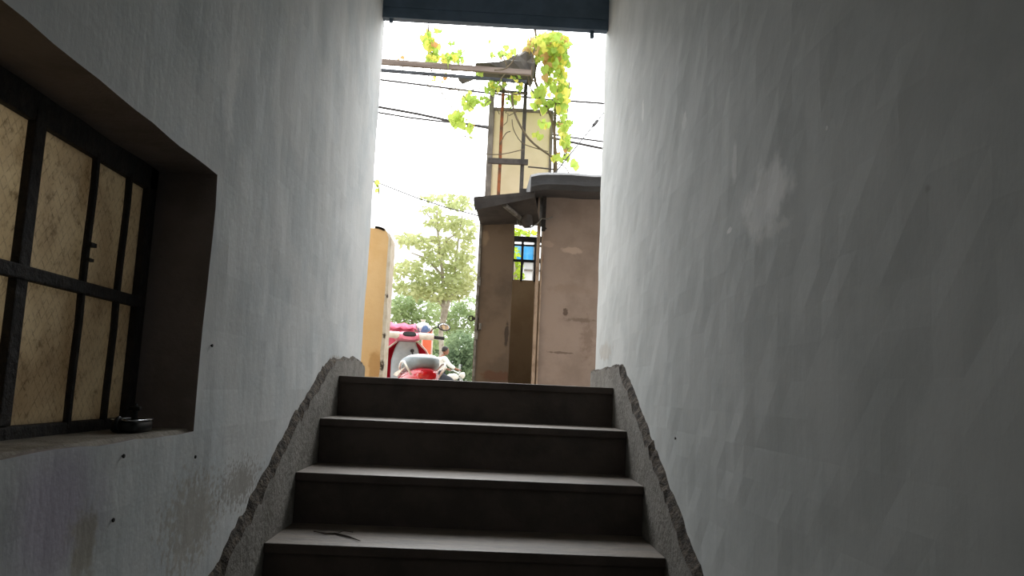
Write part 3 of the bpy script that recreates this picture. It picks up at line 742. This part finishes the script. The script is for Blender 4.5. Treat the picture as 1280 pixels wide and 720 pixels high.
# ------------------------------------------------------------------ trees beyond the street
M_bark = mat('tree_bark', lin('b3aa9c'), .95, lin('968d7f'), 6, bump=(12, .5))
M_t1 = leafmat('haze_paled_tree_leaf', (.46, .52, .26, 1), (.56, .58, .30, 1), .5, .6)  # tree leaf colours lightened to carry the distant haze
M_t2 = leafmat('mid_tree_leaf', (.30, .39, .20, 1), (.40, .47, .23, 1), .45, .6)
M_t3 = leafmat('dark_tree_leaf', (.20, .28, .17, 1), (.28, .36, .20, 1), .4, .8)
def tree(label, trunk, pads, Y, m, leaf=.2, spread=1.6, cat='tree', name='tree', mul=1.0):
    base = at(*trunk[0][0][0], Y)
    o = empty(name, (base.x, Y, GZ), label, cat, 'trees beyond the street')
    for j, (pts, r0, r1) in enumerate(trunk):
        b = MB()
        P = [at(x, y, Y) for x, y in pts]
        P = [p+V((0, (random.uniform(-.5, .5) if i and j else 0), 0)) for i, p in enumerate(P)]
        if j == 0: P = [V((P[0].x, Y, GZ-.05))]+P
        b.tube(P, [r0+(r1-r0)*i/(len(P)-1) for i in range(len(P))], 7)
        b.build('branch' if j else 'trunk', M_bark, o, True)
    b = MB()
    for (x, y, rx, ry, n) in pads:
        for _ in range(int(n*mul)):
            a = random.uniform(0, 6.283); q = random.random()**.45
            sph = random.uniform(-1, 1)
            p = at(x+rx*q*math.cos(a), y+ry*q*math.sin(a), Y+sph*spread*math.sqrt(max(0, 1-q*q*.8)))
            b.leaf(p, leaf*random.uniform(.6, 1.3), (random.uniform(-.9, .9)-.4, random.uniform(-.9, .9), random.uniform(0, 6.28)), False)
    b.build('foliage', m, o, recalc=False)
tree('tall pale feathery tree with layered branches beyond the red scooter',
     [([(551, 478), (552, 440), (551, 415), (555, 380), (553, 340), (548, 300), (546, 265)], .12, .035), ([(553, 410), (562, 375), (568, 340), (572, 300), (578, 270)], .08, .02), ([(553, 345), (535, 325), (515, 318)], .06, .02), ([(551, 320), (560, 300), (574, 292)], .05, .02), ([(548, 300), (535, 300), (512, 300)], .05, .02), ([(563, 370), (578, 355), (592, 352)], .07, .02), ([(548, 290), (540, 275), (530, 262)], .04, .02), ([(555, 385), (540, 365), (520, 350)], .06, .02)],
     [(555, 247, 30, 5, 90), (575, 256, 18, 5, 50), (540, 262, 14, 5, 40), (512, 297, 16, 6, 70), (507, 303, 8, 6, 20), (556, 277, 24, 9, 120), (580, 285, 15, 14, 110), (545, 304, 26, 9, 130), (512, 330, 16, 5, 45), (556, 322, 30, 11, 190), (532, 345, 20, 9, 110), (576, 345, 20, 18, 220), (500, 355, 10, 5, 20), (545, 366, 30, 10, 180), (585, 310, 8, 18, 60), (500, 338, 12, 7, 50), (516, 360, 22, 8, 120), (560, 362, 30, 12, 160)],
     29, M_t1, .20, 1.6, mul=2.2)
tree('rounded mid green tree low on the left beyond the red scooter',
     [([(515, 478), (516, 440), (515, 400)], .16, .06), ([(515, 430), (505, 400), (500, 385)], .06, .02), ([(515, 425), (528, 400), (534, 385)], .06, .02)],
     [(505, 400, 22, 16, 420), (530, 385, 28, 16, 480), (500, 380, 14, 8, 120), (525, 420, 30, 22, 500), (495, 430, 20, 22, 300), (497, 388, 10, 14, 160), (512, 372, 18, 8, 200)], 36.5, M_t2, .22, 1.6)
tree('broad mid green tree directly behind the feathery one',
     [([(572, 478), (571, 440), (570, 400)], .16, .06), ([(570, 430), (560, 400), (555, 385)], .06, .02), ([(570, 425), (585, 400), (590, 385)], .06, .02)],
     [(560, 385, 26, 12, 360), (575, 402, 24, 18, 520), (555, 415, 24, 20, 400), (590, 385, 16, 16, 260), (598, 420, 16, 26, 320)], 41, M_t2, .22, 1.6)
tree('dark green shrub low beside the kiosk door behind the rider',
     [([(576, 480), (577, 462), (578, 445)], .08, .03), ([(577, 462), (568, 446)], .03, .015), ([(577, 462), (586, 446)], .03, .015)],
     [(577, 432, 18, 20, 620), (570, 456, 22, 20, 620), (590, 450, 14, 26, 420), (548, 458, 14, 18, 260)], 33, M_t3, .22, 1.4, 'shrub', 'shrub')
tree('dense dark hedge bank at the far side of the street behind the scooter',
     [([(520, 480), (520, 462), (521, 450)], .06, .03), ([(545, 480), (546, 455)], .05, .02), ([(500, 480), (500, 455)], .05, .02)],
     [(500, 455, 30, 26, 900), (535, 450, 26, 28, 900), (560, 455, 26, 26, 700), (595, 455, 16, 30, 400), (520, 425, 30, 16, 400), (560, 420, 26, 16, 300)], 46.5, M_t3, .28, 1.8, 'hedge', 'hedge')
tree('yellow green leafy tree seen through the kiosk grating', [([(645, 420), (645, 370), (646, 330)], .06, .03), ([(645, 360), (641, 335), (640, 315)], .03, .015)],
     [(645, 340, 8, 12, 90), (643, 314, 6, 7, 40), (655, 289, 16, 4, 60), (646, 326, 6, 5, 30)], 10, leafmat('bright_tree_leaf', (.45, .55, .05, 1), (.35, .5, .08, 1), .6, 2), .075, .3)

# ------------------------------------------------------------------ red scooter
M_red = mat('red_gloss_paint', lin('c01f33'), .25, lin('b01a2c'), 5, coat=.6)
M_pink = mat('sun_faded_pink_paint', lin('d9748a'), .4, lin('cc5f78'), 8, coat=.2)
M_white = mat('white_gloss_plastic', lin('e8e2d8'), .35, lin('d6cfc2'), 10)
M_grey = mat('blue_grey_plastic', lin('a3adb3'), .45, lin('949ea4'), 8)
M_seat = mat('glare_grey_vinyl_seat', lin('7e8a8f'), .32, lin('6d787d'), 9, bump=(80, .05))  # glare on a black seat put into the vinyl colour as grey
M_black = mat('black_rubber', lin('1c1c1d'), .7, lin('262627'), 20)
M_chrome = mat('chrome', lin('d8dadc'), .15, lin('c0c2c5'), 10, metal=1)
M_tail = mat('red_lamp_lens', lin('c21b22'), .1, lin('a8141b'), 12)
X3, Y3, Z3 = V((1, 0, 0)), V((0, 1, 0)), V((0, 0, 1))
def make_scooter(label, loc, rz, red, cowl):
    o = empty('scooter', loc, label, 'scooter', None, rz, world=False)
    for yw in (-.60, .66):
        b = MB(); b.torus((0, yw, .235), .185, .052, 'x', 30, 10); wh = b.build('wheel', M_black, o, True)
        b = MB(); b.tube([(-.03, yw, .235), (.03, yw, .235)], .135, 20); b.tube([(-.06, yw, .235), (.06, yw, .235)], .03, 12); b.build('hub', M_steel, wh)
    # front mudguard
    b = MB(); secs = []
    for k in range(9):
        t = math.radians(10+k*20); c = V((0, .66+.255*math.cos(t), .235+.255*math.sin(t))); rad = V((0, math.cos(t), math.sin(t)))
        secs.append((c, .085, .018, X3, rad, 2.6))
    b.loft(secs, 14); b.build('front_mudguard', red, o, True)
    # leg shield: curved panel seen from behind and before
    b = MB(); bm = b.bm; rows = []
    prof = [(.30, .18, .40), (.36, .23, .42), (.48, .262, .44), (.62, .275, .44), (.76, .26, .42), (.87, .20, .39), (.95, .11, .37)]
    for z, hw_, y in prof:
        row = []
        for k in range(13):
            s = -1+2*k/12; row.append((hw_*s, y+.13*(1-s*s)**.8-.02, z))
        back = [(x, yy-.03, z) for x, yy, zq in row][::-1]
        rows.append([bm.verts.new(p) for p in row+back])
    for p, q in zip(rows, rows[1:]):
        n = len(p)
        for k in range(n): bm.faces.new((p[k], p[(k+1) % n], q[(k+1) % n], q[k]))
    bm.faces.new(rows[0]); bm.faces.new(rows[-1][::-1]); ls = b.build('leg_shield', red, o, True, 45)
    b = MB()
    for s in (-1, 1): b.tube([(s*hw_, y-.035, z) for z, hw_, y in prof], .009, 6)
    b.build('shield_edging', M_white, ls, True)
    # inner panel with pocket and hook
    b = MB(); b.loft([((0, .385, z), w2, .05, X3, Y3, 3.2) for z, w2 in ((.31, .12), (.45, .14), (.62, .15), (.76, .15), (.88, .12), (.95, .09))], 22); ip = b.build('inner_panel', M_grey, o, True, 50)
    b = MB(); b.tube([(.02, .33, .80), (.02, .29, .79), (.02, .28, .75), (.02, .30, .73)], .009, 6); b.tube([(.05, .335, .86), (.05, .30, .86)], .018, 10); b.tube([(.05, .30, .86), (.055, .29, .80), (.07, .29, .74), (.085, .3, .68)], .009, 5); b.build('key_and_strap', M_black, ip)
    # floorboard
    b = MB(); b.loft([((0, y, .30), w2, .035, X3, Z3, 4) for y, w2 in ((.40, .15), (.30, .2), (.05, .2), (-.12, .17))], 16); b.build('floorboard', M_black, o, True, 40)
    # tail body
    b = MB(); b.loft([((0, y, zc), w2, h, X3, Z3, 2.6) for y, zc, w2, h in ((-.02, .46, .13, .18), (-.12, .46, .165, .19), (-.35, .48, .185, .18), (-.60, .54, .165, .13), (-.80, .585, .12, .085), (-.90, .60, .07, .05))], 24); tb = b.build('tail_body', red, o, True, 60)
    b = MB(); b.loft([((0, y, .60), w2, .035, X3, Z3, 3) for y, w2 in ((-.88, .085), (-.915, .08), (-.925, .06))], 18); b.build('tail_lamp', M_tail, tb, True, 40)
    for s in (-1, 1):
        b = MB(); b.prism([(s*.185, -.15, .60), (s*.205, -.40, .62), (s*.165, -.72, .665), (s*.19, -.45, .585)], (s*.008, 0, 0)); b.build('side_stripe', M_white, tb)
    b = MB(); b.box((0, -.93, .50), (.16, .012, .11), (.25, 0, 0), bev=.004); b.build('number_plate', M_white, o)
    b = MB(); b.loft([((0, y, z), w2, .012, X3, Z3, 3) for y, z, w2 in ((-.78, .52, .07), (-.88, .44, .075), (-.94, .32, .08))], 12); b.build('rear_mudguard', M_black, o, True)
    # seat: a long tapering cushion, rising to the rear
    b = MB(); b.loft([((0, y, z), w2, h, X3, Z3, 2.8) for y, z, w2, h in ((.06, .67, .06, .03), (.02, .68, .10, .06), (-.10, .69, .14, .07), (-.28, .69, .16, .075), (-.40, .70, .168, .08), (-.58, .71, .165, .082), (-.72, .715, .14, .075), (-.80, .715, .10, .05), (-.82, .715, .06, .03))], 24); b.build('seat', M_seat, o, True, 60)
    # grab rails
    for q in (-1, 1):
        b = MB(); b.tube([(q*.15, -.36, .60), (q*.18, -.46, .67), (q*.19, -.62, .715), (q*.185, -.76, .715), (q*.165, -.83, .66), (q*.125, -.82, .60)], .009, 8); b.build('grab_rail', M_white, o, True)
    # steering column and handlebar cowl
    b = MB(); b.tube([(0, .62, .26), (0, .52, .60), (0, .40, .98)], .03, 10); b.build('steering_column', M_steel, o)
    b = MB(); b.loft([((0, y, z), w2, h, X3, V((0, .25, 1)).normalized(), 2.6) for y, z, w2, h in ((.22, .99, .08, .025), (.27, 1.00, .13, .042), (.36, 1.01, .15, .058), (.45, 1.0, .13, .06), (.51, .99, .08, .05))], 22); cw = b.build('handlebar_cowl', cowl, o, True, 60)
    b = MB(); b.sphere((0, .50, .99), (.075, .03, .055), 16); b.build('headlamp', M_white, cw, True)
    b = MB(); b.loft([((0, .235, 1.022), .07, .028, X3, V((0, .5, .87)), 3), ((0, .225, 1.03), .06, .022, X3, V((0, .5, .87)), 3)], 18); b.build('instrument_panel', M_black, cw)
    for s in (-1, 1):
        b = MB(); b.loft([((s*x, .30-.03*(x/.2), 1.01), .045-.02*(x-.12), .034, Y3, Z3, 2.4) for x in (.10, .16, .21, .25)], 14); b.build('bar_shroud', M_white, cw, True, 60)
        b = MB(); b.tube([(s*.24, .262, 1.01), (s*.36, .235, 1.0)], .017, 10); b.build('grip', M_black, o)
        b = MB(); b.tube([(s*.23, .31, 1.0), (s*.35, .30, .985)], .006, 6); b.build('brake_lever', M_chrome, o)
        b = MB(); b.tube([(s*.20, .29, 1.03), (s*.25, .28, 1.10), (s*.30, .27, 1.115)], .006, 6); ms = b.build('mirror_stalk', M_black, o)
        b = MB(); b.sphere((s*.355, .265, 1.12), (.07, .022, .042), 16, (0, s*.15, 0)); mr = b.build('mirror', M_black, ms, True)
        b = MB(); b.sphere((s*.355, .246, 1.12), (.058, .006, .032), 14, (0, s*.15, 0)); b.build('mirror_glass', M_chrome, mr, True)
        b = MB(); b.sphere((s*.15, .5, .80), (.045, .03, .03), 12); b.build('indicator', M_white, ls, True)
    b = MB(); b.tube([(-.03, -.1, .22), (-.12, -.08, .02)], .011, 8); b.tube([(-.12, -.1, .012), (-.12, .02, .012)], .01, 8); b.build('side_stand', M_steel, o)
    b = MB(); b.loft([((.11, y, .2), .055, .085, X3, Z3, 2.6) for y in (-.05, -.2, -.45, -.62)], 14); b.build('engine', M_steel, o, True, 50)
    b = MB(); b.tube([(.14, -.25, .18), (.15, -.5, .2), (.155, -.85, .27)], [.03, .048, .045], 12); b.build('silencer', M_black, o)
    return o
SCY = 8.2
sp_ = at(519, 430, SCY)
scoot = make_scooter('red parked scooter with glare-greyed seat and white trim, seen from behind', (sp_.x, SCY-.30, GZ), math.radians(14), M_red, M_pink)
# pink cloth thrown over the left handlebar
loc = Matrix.Translation(scoot.location) @ Matrix.Rotation(math.radians(12), 4, 'Z')
def S(x, y, z): return loc @ V((x, y, z))
b = MB(); bm = b.bm; rows = []
for i in range(9):
    u = i/8; x = -.26+.34*u
    rows.append([bm.verts.new(S(x+.012*math.sin(j*2+i), .30+dy_+.01*math.sin(i*1.7), z_+.012*math.sin(i*2.1+j))) for j, (dy_, z_) in enumerate(((.30, .93-.03*math.sin(u*3)), (.27, 1.0), (.24, 1.07), (.19, 1.13), (.13, 1.14), (.07, 1.10), (.05, 1.085)))])
for p, q in zip(rows, rows[1:]):
    for k in range(6): bm.faces.new((p[k], p[k+1], q[k+1], q[k]))
o = b.build('cloth', mat('pink_cloth', lin('e07a97'), .9, lin('d2607f'), 14, bump=(30, .2)), None, True); tag(o, 'pink cloth draped over the left handlebar of the red scooter', 'cloth')
md = o.modifiers.new('thickness', 'SOLIDIFY'); md.thickness = .006
# knotted plastic bag resting on the cowl
bl_ = S(.15, .44, 1.06)
bg_ = empty('plastic_bag', bl_, 'small white and blue knotted plastic bag on top of the red scooter handlebar', 'bag', None, 0, world=False)
b = MB(); q = bmesh.ops.create_icosphere(b.bm, subdivisions=4, radius=1)
for v in q['verts']:
    k = 1+.18*n3(v.co, 2.2)+.08*n3(v.co, 5)
    v.co = V((v.co.x*.085*k, v.co.y*.07*k, max(-.045, v.co.z*.062*k)+.045))
bag = b.build('bundle', mat('white_blue_plastic', lin('e9eaec'), .3, lin('5f7fb4'), 9, lo=.5, hi=.56, bump=(30, .4)), bg_, True)
b = MB(); b.loft([((0, 0, z), r, r*.7, X3, Y3, 2) for z, r in ((.095, .02), (.108, .012), (.116, .012), (.13, .03), (.135, .028))], 10); b.build('knot', M_white, bg_, True)

# orange upright barrier with pale edge
oy = 9.3
o0, o1 = at(533, 440, oy), at(533, 408, oy)
ob = empty('barrier_board', (o0.x, oy, GZ), 'upright orange board with pale rounded edge behind the red scooter', 'board')
wd = 14*oy/F/2
def rr(w2, z0_, z1_, y, rc):
    pts = [(o0.x-w2, y, z0_), (o0.x+w2, y, z0_)]
    for k in range(7):
        t = math.pi/2*k/6; pts.append((o0.x+w2-rc+rc*math.cos(t), y, z1_-rc+rc*math.sin(t)))
    for k in range(7):
        t = math.pi/2+math.pi/2*k/6; pts.append((o0.x-w2+rc+rc*math.cos(t), y, z1_-rc+rc*math.sin(t)))
    return pts
b = MB(); b.prism(rr(wd, GZ+.02, o1.z, oy, .05), (0, .05, 0)); b.build('rim', M_white, ob)
b = MB(); b.prism(rr(wd-.016, GZ+.30, o1.z-.016, oy-.008, .04), (0, .01, 0)); b.build('face', mat('orange_plastic', lin('e0734e'), .5, lin('d4643f'), 7), ob)
b = MB(); b.box((o0.x, oy+.02, GZ+.025), (.3, .3, .05), bev=.01); b.build('foot', M_black, ob)
# pale post far right of the rider
pp = at(575, 455, 27)
b = MB(); b.tube([(pp.x, 27, GZ), (pp.x, 27, pp.z-.05), (pp.x, 27, pp.z)], [.045, .045, .02], 10); b.tube([(pp.x, 27, GZ), (pp.x, 27, GZ+.12)], [.09, .07], 10)
tag(b.build('roadside_post', mat('pale_post', lin('a9b3ab'), .7, lin('929c94'), 5)), 'thin pale roadside post against the dark shrub beyond the rider', 'post')

# ------------------------------------------------------------------ rider and motorcycle far down the street
RY = 24.0
rp = at(553, 460, RY)
RZ = GZ
M_skin = mat('skin', lin('8d5f48'), .6, lin('82563f'), 12)
M_shirt = mat('white_shirt', lin('e9e7e0'), .85, lin('dbd8d0'), 10, bump=(30, .1))
M_trou = mat('dark_trousers', lin('3a3d44'), .9, lin('30333a'), 10)
M_hair = mat('black_hair', lin('17130f'), .6, lin('241e18'), 40)
mc = empty('motorcycle', (rp.x+.10, RY, RZ), 'distant small motorcycle with pale tank ridden by the person in white', 'motorcycle', None, math.radians(-62), world=False)
for yw in (-.62, .66):
    b = MB(); b.torus((0, yw, .30), .26, .045, 'x', 28, 8); wh = b.build('wheel', M_black, mc, True)
    b = MB(); b.tube([(-.05, yw, .30), (.05, yw, .30)], .04, 10)
    for k in range(8):
        t = k*math.pi/4; b.tube([(0, yw, .30), (0, yw+.25*math.cos(t), .30+.25*math.sin(t))], .006, 5)
    b.build('spokes', M_steel, wh)
b = MB(); b.tube([(0, .46, .86), (0, .1, .55), (0, -.2, .42), (0, -.62, .30)], .025, 8); b.tube([(0, .46, .80), (0, .3, .35), (0, -.1, .28)], .025, 8); b.build('frame', M_black, mc)
b = MB(); b.loft([((0, y, z), w2, h, X3, Z3, 2.4) for y, z, w2, h in ((.42, .84, .06, .05), (.32, .84, .12, .10), (.15, .82, .13, .11), (-.02, .77, .10, .07), (-.08, .75, .05, .03))], 18); b.build('fuel_tank', M_white, mc, True)
b = MB(); b.loft([((0, y, z), w2, .045, X3, Z3, 3) for y, z, w2 in ((-.02, .77, .08), (-.2, .77, .12), (-.5, .80, .12), (-.72, .83, .09))], 16); b.build('seat', M_black, mc, True)
b = MB(); b.box((0, .08, .40), (.22, .34, .30), bev=.04); b.build('engine', M_steel, mc)
b = MB(); b.tube([(-.06, .66, .30), (-.06, .50, .80)], .022, 8); b.tube([(.06, .66, .30), (.06, .50, .80)], .022, 8); b.build('fork', M_chrome, mc)
b = MB(); b.tube([(-.36, .28, 1.02), (-.22, .36, 1.03), (0, .45, .95), (.22, .36, 1.03), (.36, .28, 1.02)], .014, 8); b.build('handlebar', M_chrome, mc)
b = MB(); b.loft([((0, y, .90), r, r, X3, Z3, 2) for y, r in ((.48, .05), (.54, .085), (.60, .095), (.615, .08))], 18); b.build('headlamp', M_white, mc, True)
for yw, a0, a1 in ((.66, 30, 165), (-.62, 20, 150)):
    b = MB(); b.loft([((0, yw+.33*math.cos(math.radians(a0+(a1-a0)*k/8)), .30+.33*math.sin(math.radians(a0+(a1-a0)*k/8))), .06, .012, X3, V((0, math.cos(math.radians(a0+(a1-a0)*k/8)), math.sin(math.radians(a0+(a1-a0)*k/8)))), 2.6) for k in range(9)], 12); b.build('mudguard', M_white, mc, True)
for s in (-1, 1):
    b = MB(); b.tube([(s*.25, .36, 1.03), (s*.30, .36, 1.14)], .006, 5); b.sphere((s*.32, .36, 1.17), (.055, .015, .04), 10); b.build('mirror', M_black, mc)

def skin_mesh(nodes, edges, root=0, sub=2):
    me = bpy.data.meshes.new('skin_src'); me.from_pydata([n[0] for n in nodes], edges, [])
    o = bpy.data.objects.new('skin_src', me); COL.objects.link(o)
    m = o.modifiers.new('skin', 'SKIN'); m.use_smooth_shade = True
    s = o.modifiers.new('sub', 'SUBSURF'); s.levels = sub; s.render_levels = sub
    for i, n in enumerate(nodes):
        r = n[1]; d = me.skin_vertices[0].data[i]; d.radius = (r, r) if isinstance(r, (int, float)) else r; d.use_root = (i == root)
    dg = bpy.context.evaluated_depsgraph_get(); dg.update()
    ev = o.evaluated_get(dg); out = bpy.data.meshes.new_from_object(ev)
    bpy.data.objects.remove(o); bpy.data.meshes.remove(me)
    for p in out.polygons: p.use_smooth = True
    return out
per = empty('person', (rp.x+.10, RY, RZ), 'person in a white shirt riding the distant motorcycle, leaning to its handlebar', 'person', None, math.radians(-62), world=False)
N = [((0, -.28, .86), .15), ((0, -.26, 1.02), .135), ((0, -.20, 1.22), .155), ((0, -.15, 1.36), .12), ((0, -.12, 1.44), .052), ((0, -.09, 1.50), .055)]
E_ = [(0, 1), (1, 2), (2, 3), (3, 4), (4, 5)]
for s in (-1, 1):
    k = len(N); N += [((s*.18, -.14, 1.36), .062), ((s*.27, .00, 1.16), .046), ((s*.30, .20, 1.06), .034), ((s*.31, .27, 1.05), (.034, .02))]
    E_ += [(3, k), (k, k+1), (k+1, k+2), (k+2, k+3)]
    for f_i in range(4):
        xx = s*(.285+.017*f_i); ln = (.028, .034, .036, .03)[f_i]
        q = len(N); N += [((xx, .305, 1.048), .0095), ((xx, .31+ln, 1.035), .009), ((xx, .31+ln*.9, 1.008), .008)]
        E_ += [(k+3, q), (q, q+1), (q+1, q+2)]
    q = len(N); N += [((s*.275, .27, 1.03), .010), ((s*.272, .295, 1.012), .009)]; E_ += [(k+3, q), (q, q+1)]
    k = len(N); N += [((s*.12, -.20, .84), .095), ((s*.17, .16, .72), .068), ((s*.16, .10, .34), .042), ((s*.16, .20, .28), .035)]
    E_ += [(0, k), (k, k+1), (k+1, k+2), (k+2, k+3)]
body = skin_mesh(N, E_)
# head: lofted skull joined to the body mesh
hb = MB(); hb.bm.from_mesh(body)
hc = V((0, -.04, 1.60))
hb.loft([((0, hc.y+dy, hc.z+z), a, bb, X3, Y3, 2.1) for z, a, bb, dy in ((-.125, .03, .035, .03), (-.105, .05, .065, .02), (-.06, .066, .088, .008), (0, .076, .098, 0), (.05, .077, .098, -.004), (.09, .062, .082, -.008), (.115, .035, .048, -.008), (.122, .008, .01, -.008))], 20)
hb.loft([((0, hc.y+.10+d_, hc.z-.035+z), w2, .012, X3, Y3, 2) for z, w2, d_ in ((.045, .008, -.006), (.015, .011, .006), (-.005, .017, .012), (-.012, .012, .004))], 10)
for s in (-1, 1):
    hb.sphere((s*.078, hc.y-.01, hc.z-.02), (.012, .022, .032), 10)
    hb.sphere((s*.03, hc.y+.088, hc.z+.005), (.012, .008, .008), 8)
hb.loft([((x, hc.y+.086-.012*abs(x)/.026, hc.z-.075), .008, .006, Y3, Z3, 2) for x in (-.026, -.01, .01, .026)], 8)
bo = hb.build('body', M_skin, None, True); bo.parent = per
def cloth_of(name, m, nodes, edges):
    me = skin_mesh(nodes, edges); me.name = name; me.materials.append(m); o = bpy.data.objects.new(name, me); COL.objects.link(o); o.parent = per; return o
NS = [((0, -.28, .84), .175), ((0, -.26, 1.02), .165), ((0, -.20, 1.22), .18), ((0, -.15, 1.37), .13)]; ES = [(0, 1), (1, 2), (2, 3)]
for s in (-1, 1):
    k = len(NS); NS += [((s*.18, -.14, 1.36), .085), ((s*.27, .0, 1.16), .068), ((s*.295, .16, 1.08), .055)]; ES += [(3, k), (k, k+1), (k+1, k+2)]
cloth_of('shirt', M_shirt, NS, ES)
NS = [((0, -.28, .86), .17)]; ES = []
for s in (-1, 1):
    k = len(NS); NS += [((s*.12, -.20, .84), .115), ((s*.17, .16, .72), .088), ((s*.16, .10, .38), .06)]; ES += [(0, k), (k, k+1), (k+1, k+2)]
cloth_of('trousers', M_trou, NS, ES)
b = MB(); b.loft([((0, hc.y-.018, hc.z+z), a, bb, X3, Y3, 2.1) for z, a, bb in ((-.03, .078, .092), (.02, .083, .100), (.06, .082, .099), (.10, .065, .083), (.125, .038, .05), (.134, .01, .012))], 20); hr = b.build('hair', M_hair, None, True); hr.parent = per
for s in (-1, 1):
    b = MB(); b.loft([((s*.16, y, z), .05, h, X3, Z3, 2.6) for y, z, h in ((.05, .27, .03), (.12, .28, .045), (.22, .26, .03), (.29, .25, .015))], 14); sh_ = b.build('shoe', M_black, None, True); sh_.parent = per

# ------------------------------------------------------------------ light
W = bpy.data.worlds.new('sky'); SC.world = W; W.use_nodes = True
wt = W.node_tree; wt.nodes.clear()
bg = wt.nodes.new('ShaderNodeBackground'); wo = wt.nodes.new('ShaderNodeOutputWorld')
# bright hazy sky, brightest around the veiled sun high beyond the doorway
wc = wt.nodes.new('ShaderNodeTexCoord'); dt = wt.nodes.new('ShaderNodeVectorMath'); dt.operation = 'DOT_PRODUCT'
wt.links.new(wc.outputs['Generated'], dt.inputs[0]); dt.inputs[1].default_value = V((-.02, .70, .71)).normalized()
mr = wt.nodes.new('ShaderNodeMapRange'); mr.interpolation_type = 'SMOOTHSTEP'
mr.inputs['From Min'].default_value = .80; mr.inputs['From Max'].default_value = 1.0; mr.inputs['To Min'].default_value = 2.0; mr.inputs['To Max'].default_value = 13.5
wt.links.new(dt.outputs['Value'], mr.inputs['Value']); wt.links.new(mr.outputs[0], bg.inputs[1])
bg.inputs[0].default_value = (.985, 1.0, 1.01, 1)
wt.links.new(bg.outputs[0], wo.inputs[0])
# doorway portal for the sky light
pl = bpy.data.lights.new('doorway_portal', 'AREA'); pl.shape = 'RECTANGLE'; pl.size = WR-WL; pl.size_y = HEADZ-Z1+.0; pl.cycles.is_portal = True
po = bpy.data.objects.new('doorway_portal', pl); COL.objects.link(po); po.location = ((WL+WR)/2, YE+.02, (HEADZ+Z1)/2); po.rotation_euler = (-math.pi/2, 0, 0)
# unseen warm point light added behind the window to brighten its panes
ld = bpy.data.lights.new('glass_backlight', 'POINT'); ld.energy = 13; ld.color = (1, .93, .82); ld.shadow_soft_size = .06
lo = bpy.data.objects.new('glass_backlight', ld); COL.objects.link(lo); lo.location = (-1.36, .98, EZ+.36)

# weak unseen fill light added behind the viewer to lift the near walls
l2 = bpy.data.lights.new('rear_fill_light', 'POINT'); l2.energy = 3; l2.color = (1, .97, .93); l2.shadow_soft_size = .25
lo2 = bpy.data.objects.new('rear_fill_light', l2); COL.objects.link(lo2); lo2.location = (-.1, -1.0, CEIL-.5)
for o in COL.objects:
    if '_world' in o: del o['_world']
SC.view_settings.view_transform = 'Standard'; SC.view_settings.look = 'None'; SC.view_settings.gamma = 1; SC.view_settings.exposure = 0
SC.view_settings.use_curve_mapping = False
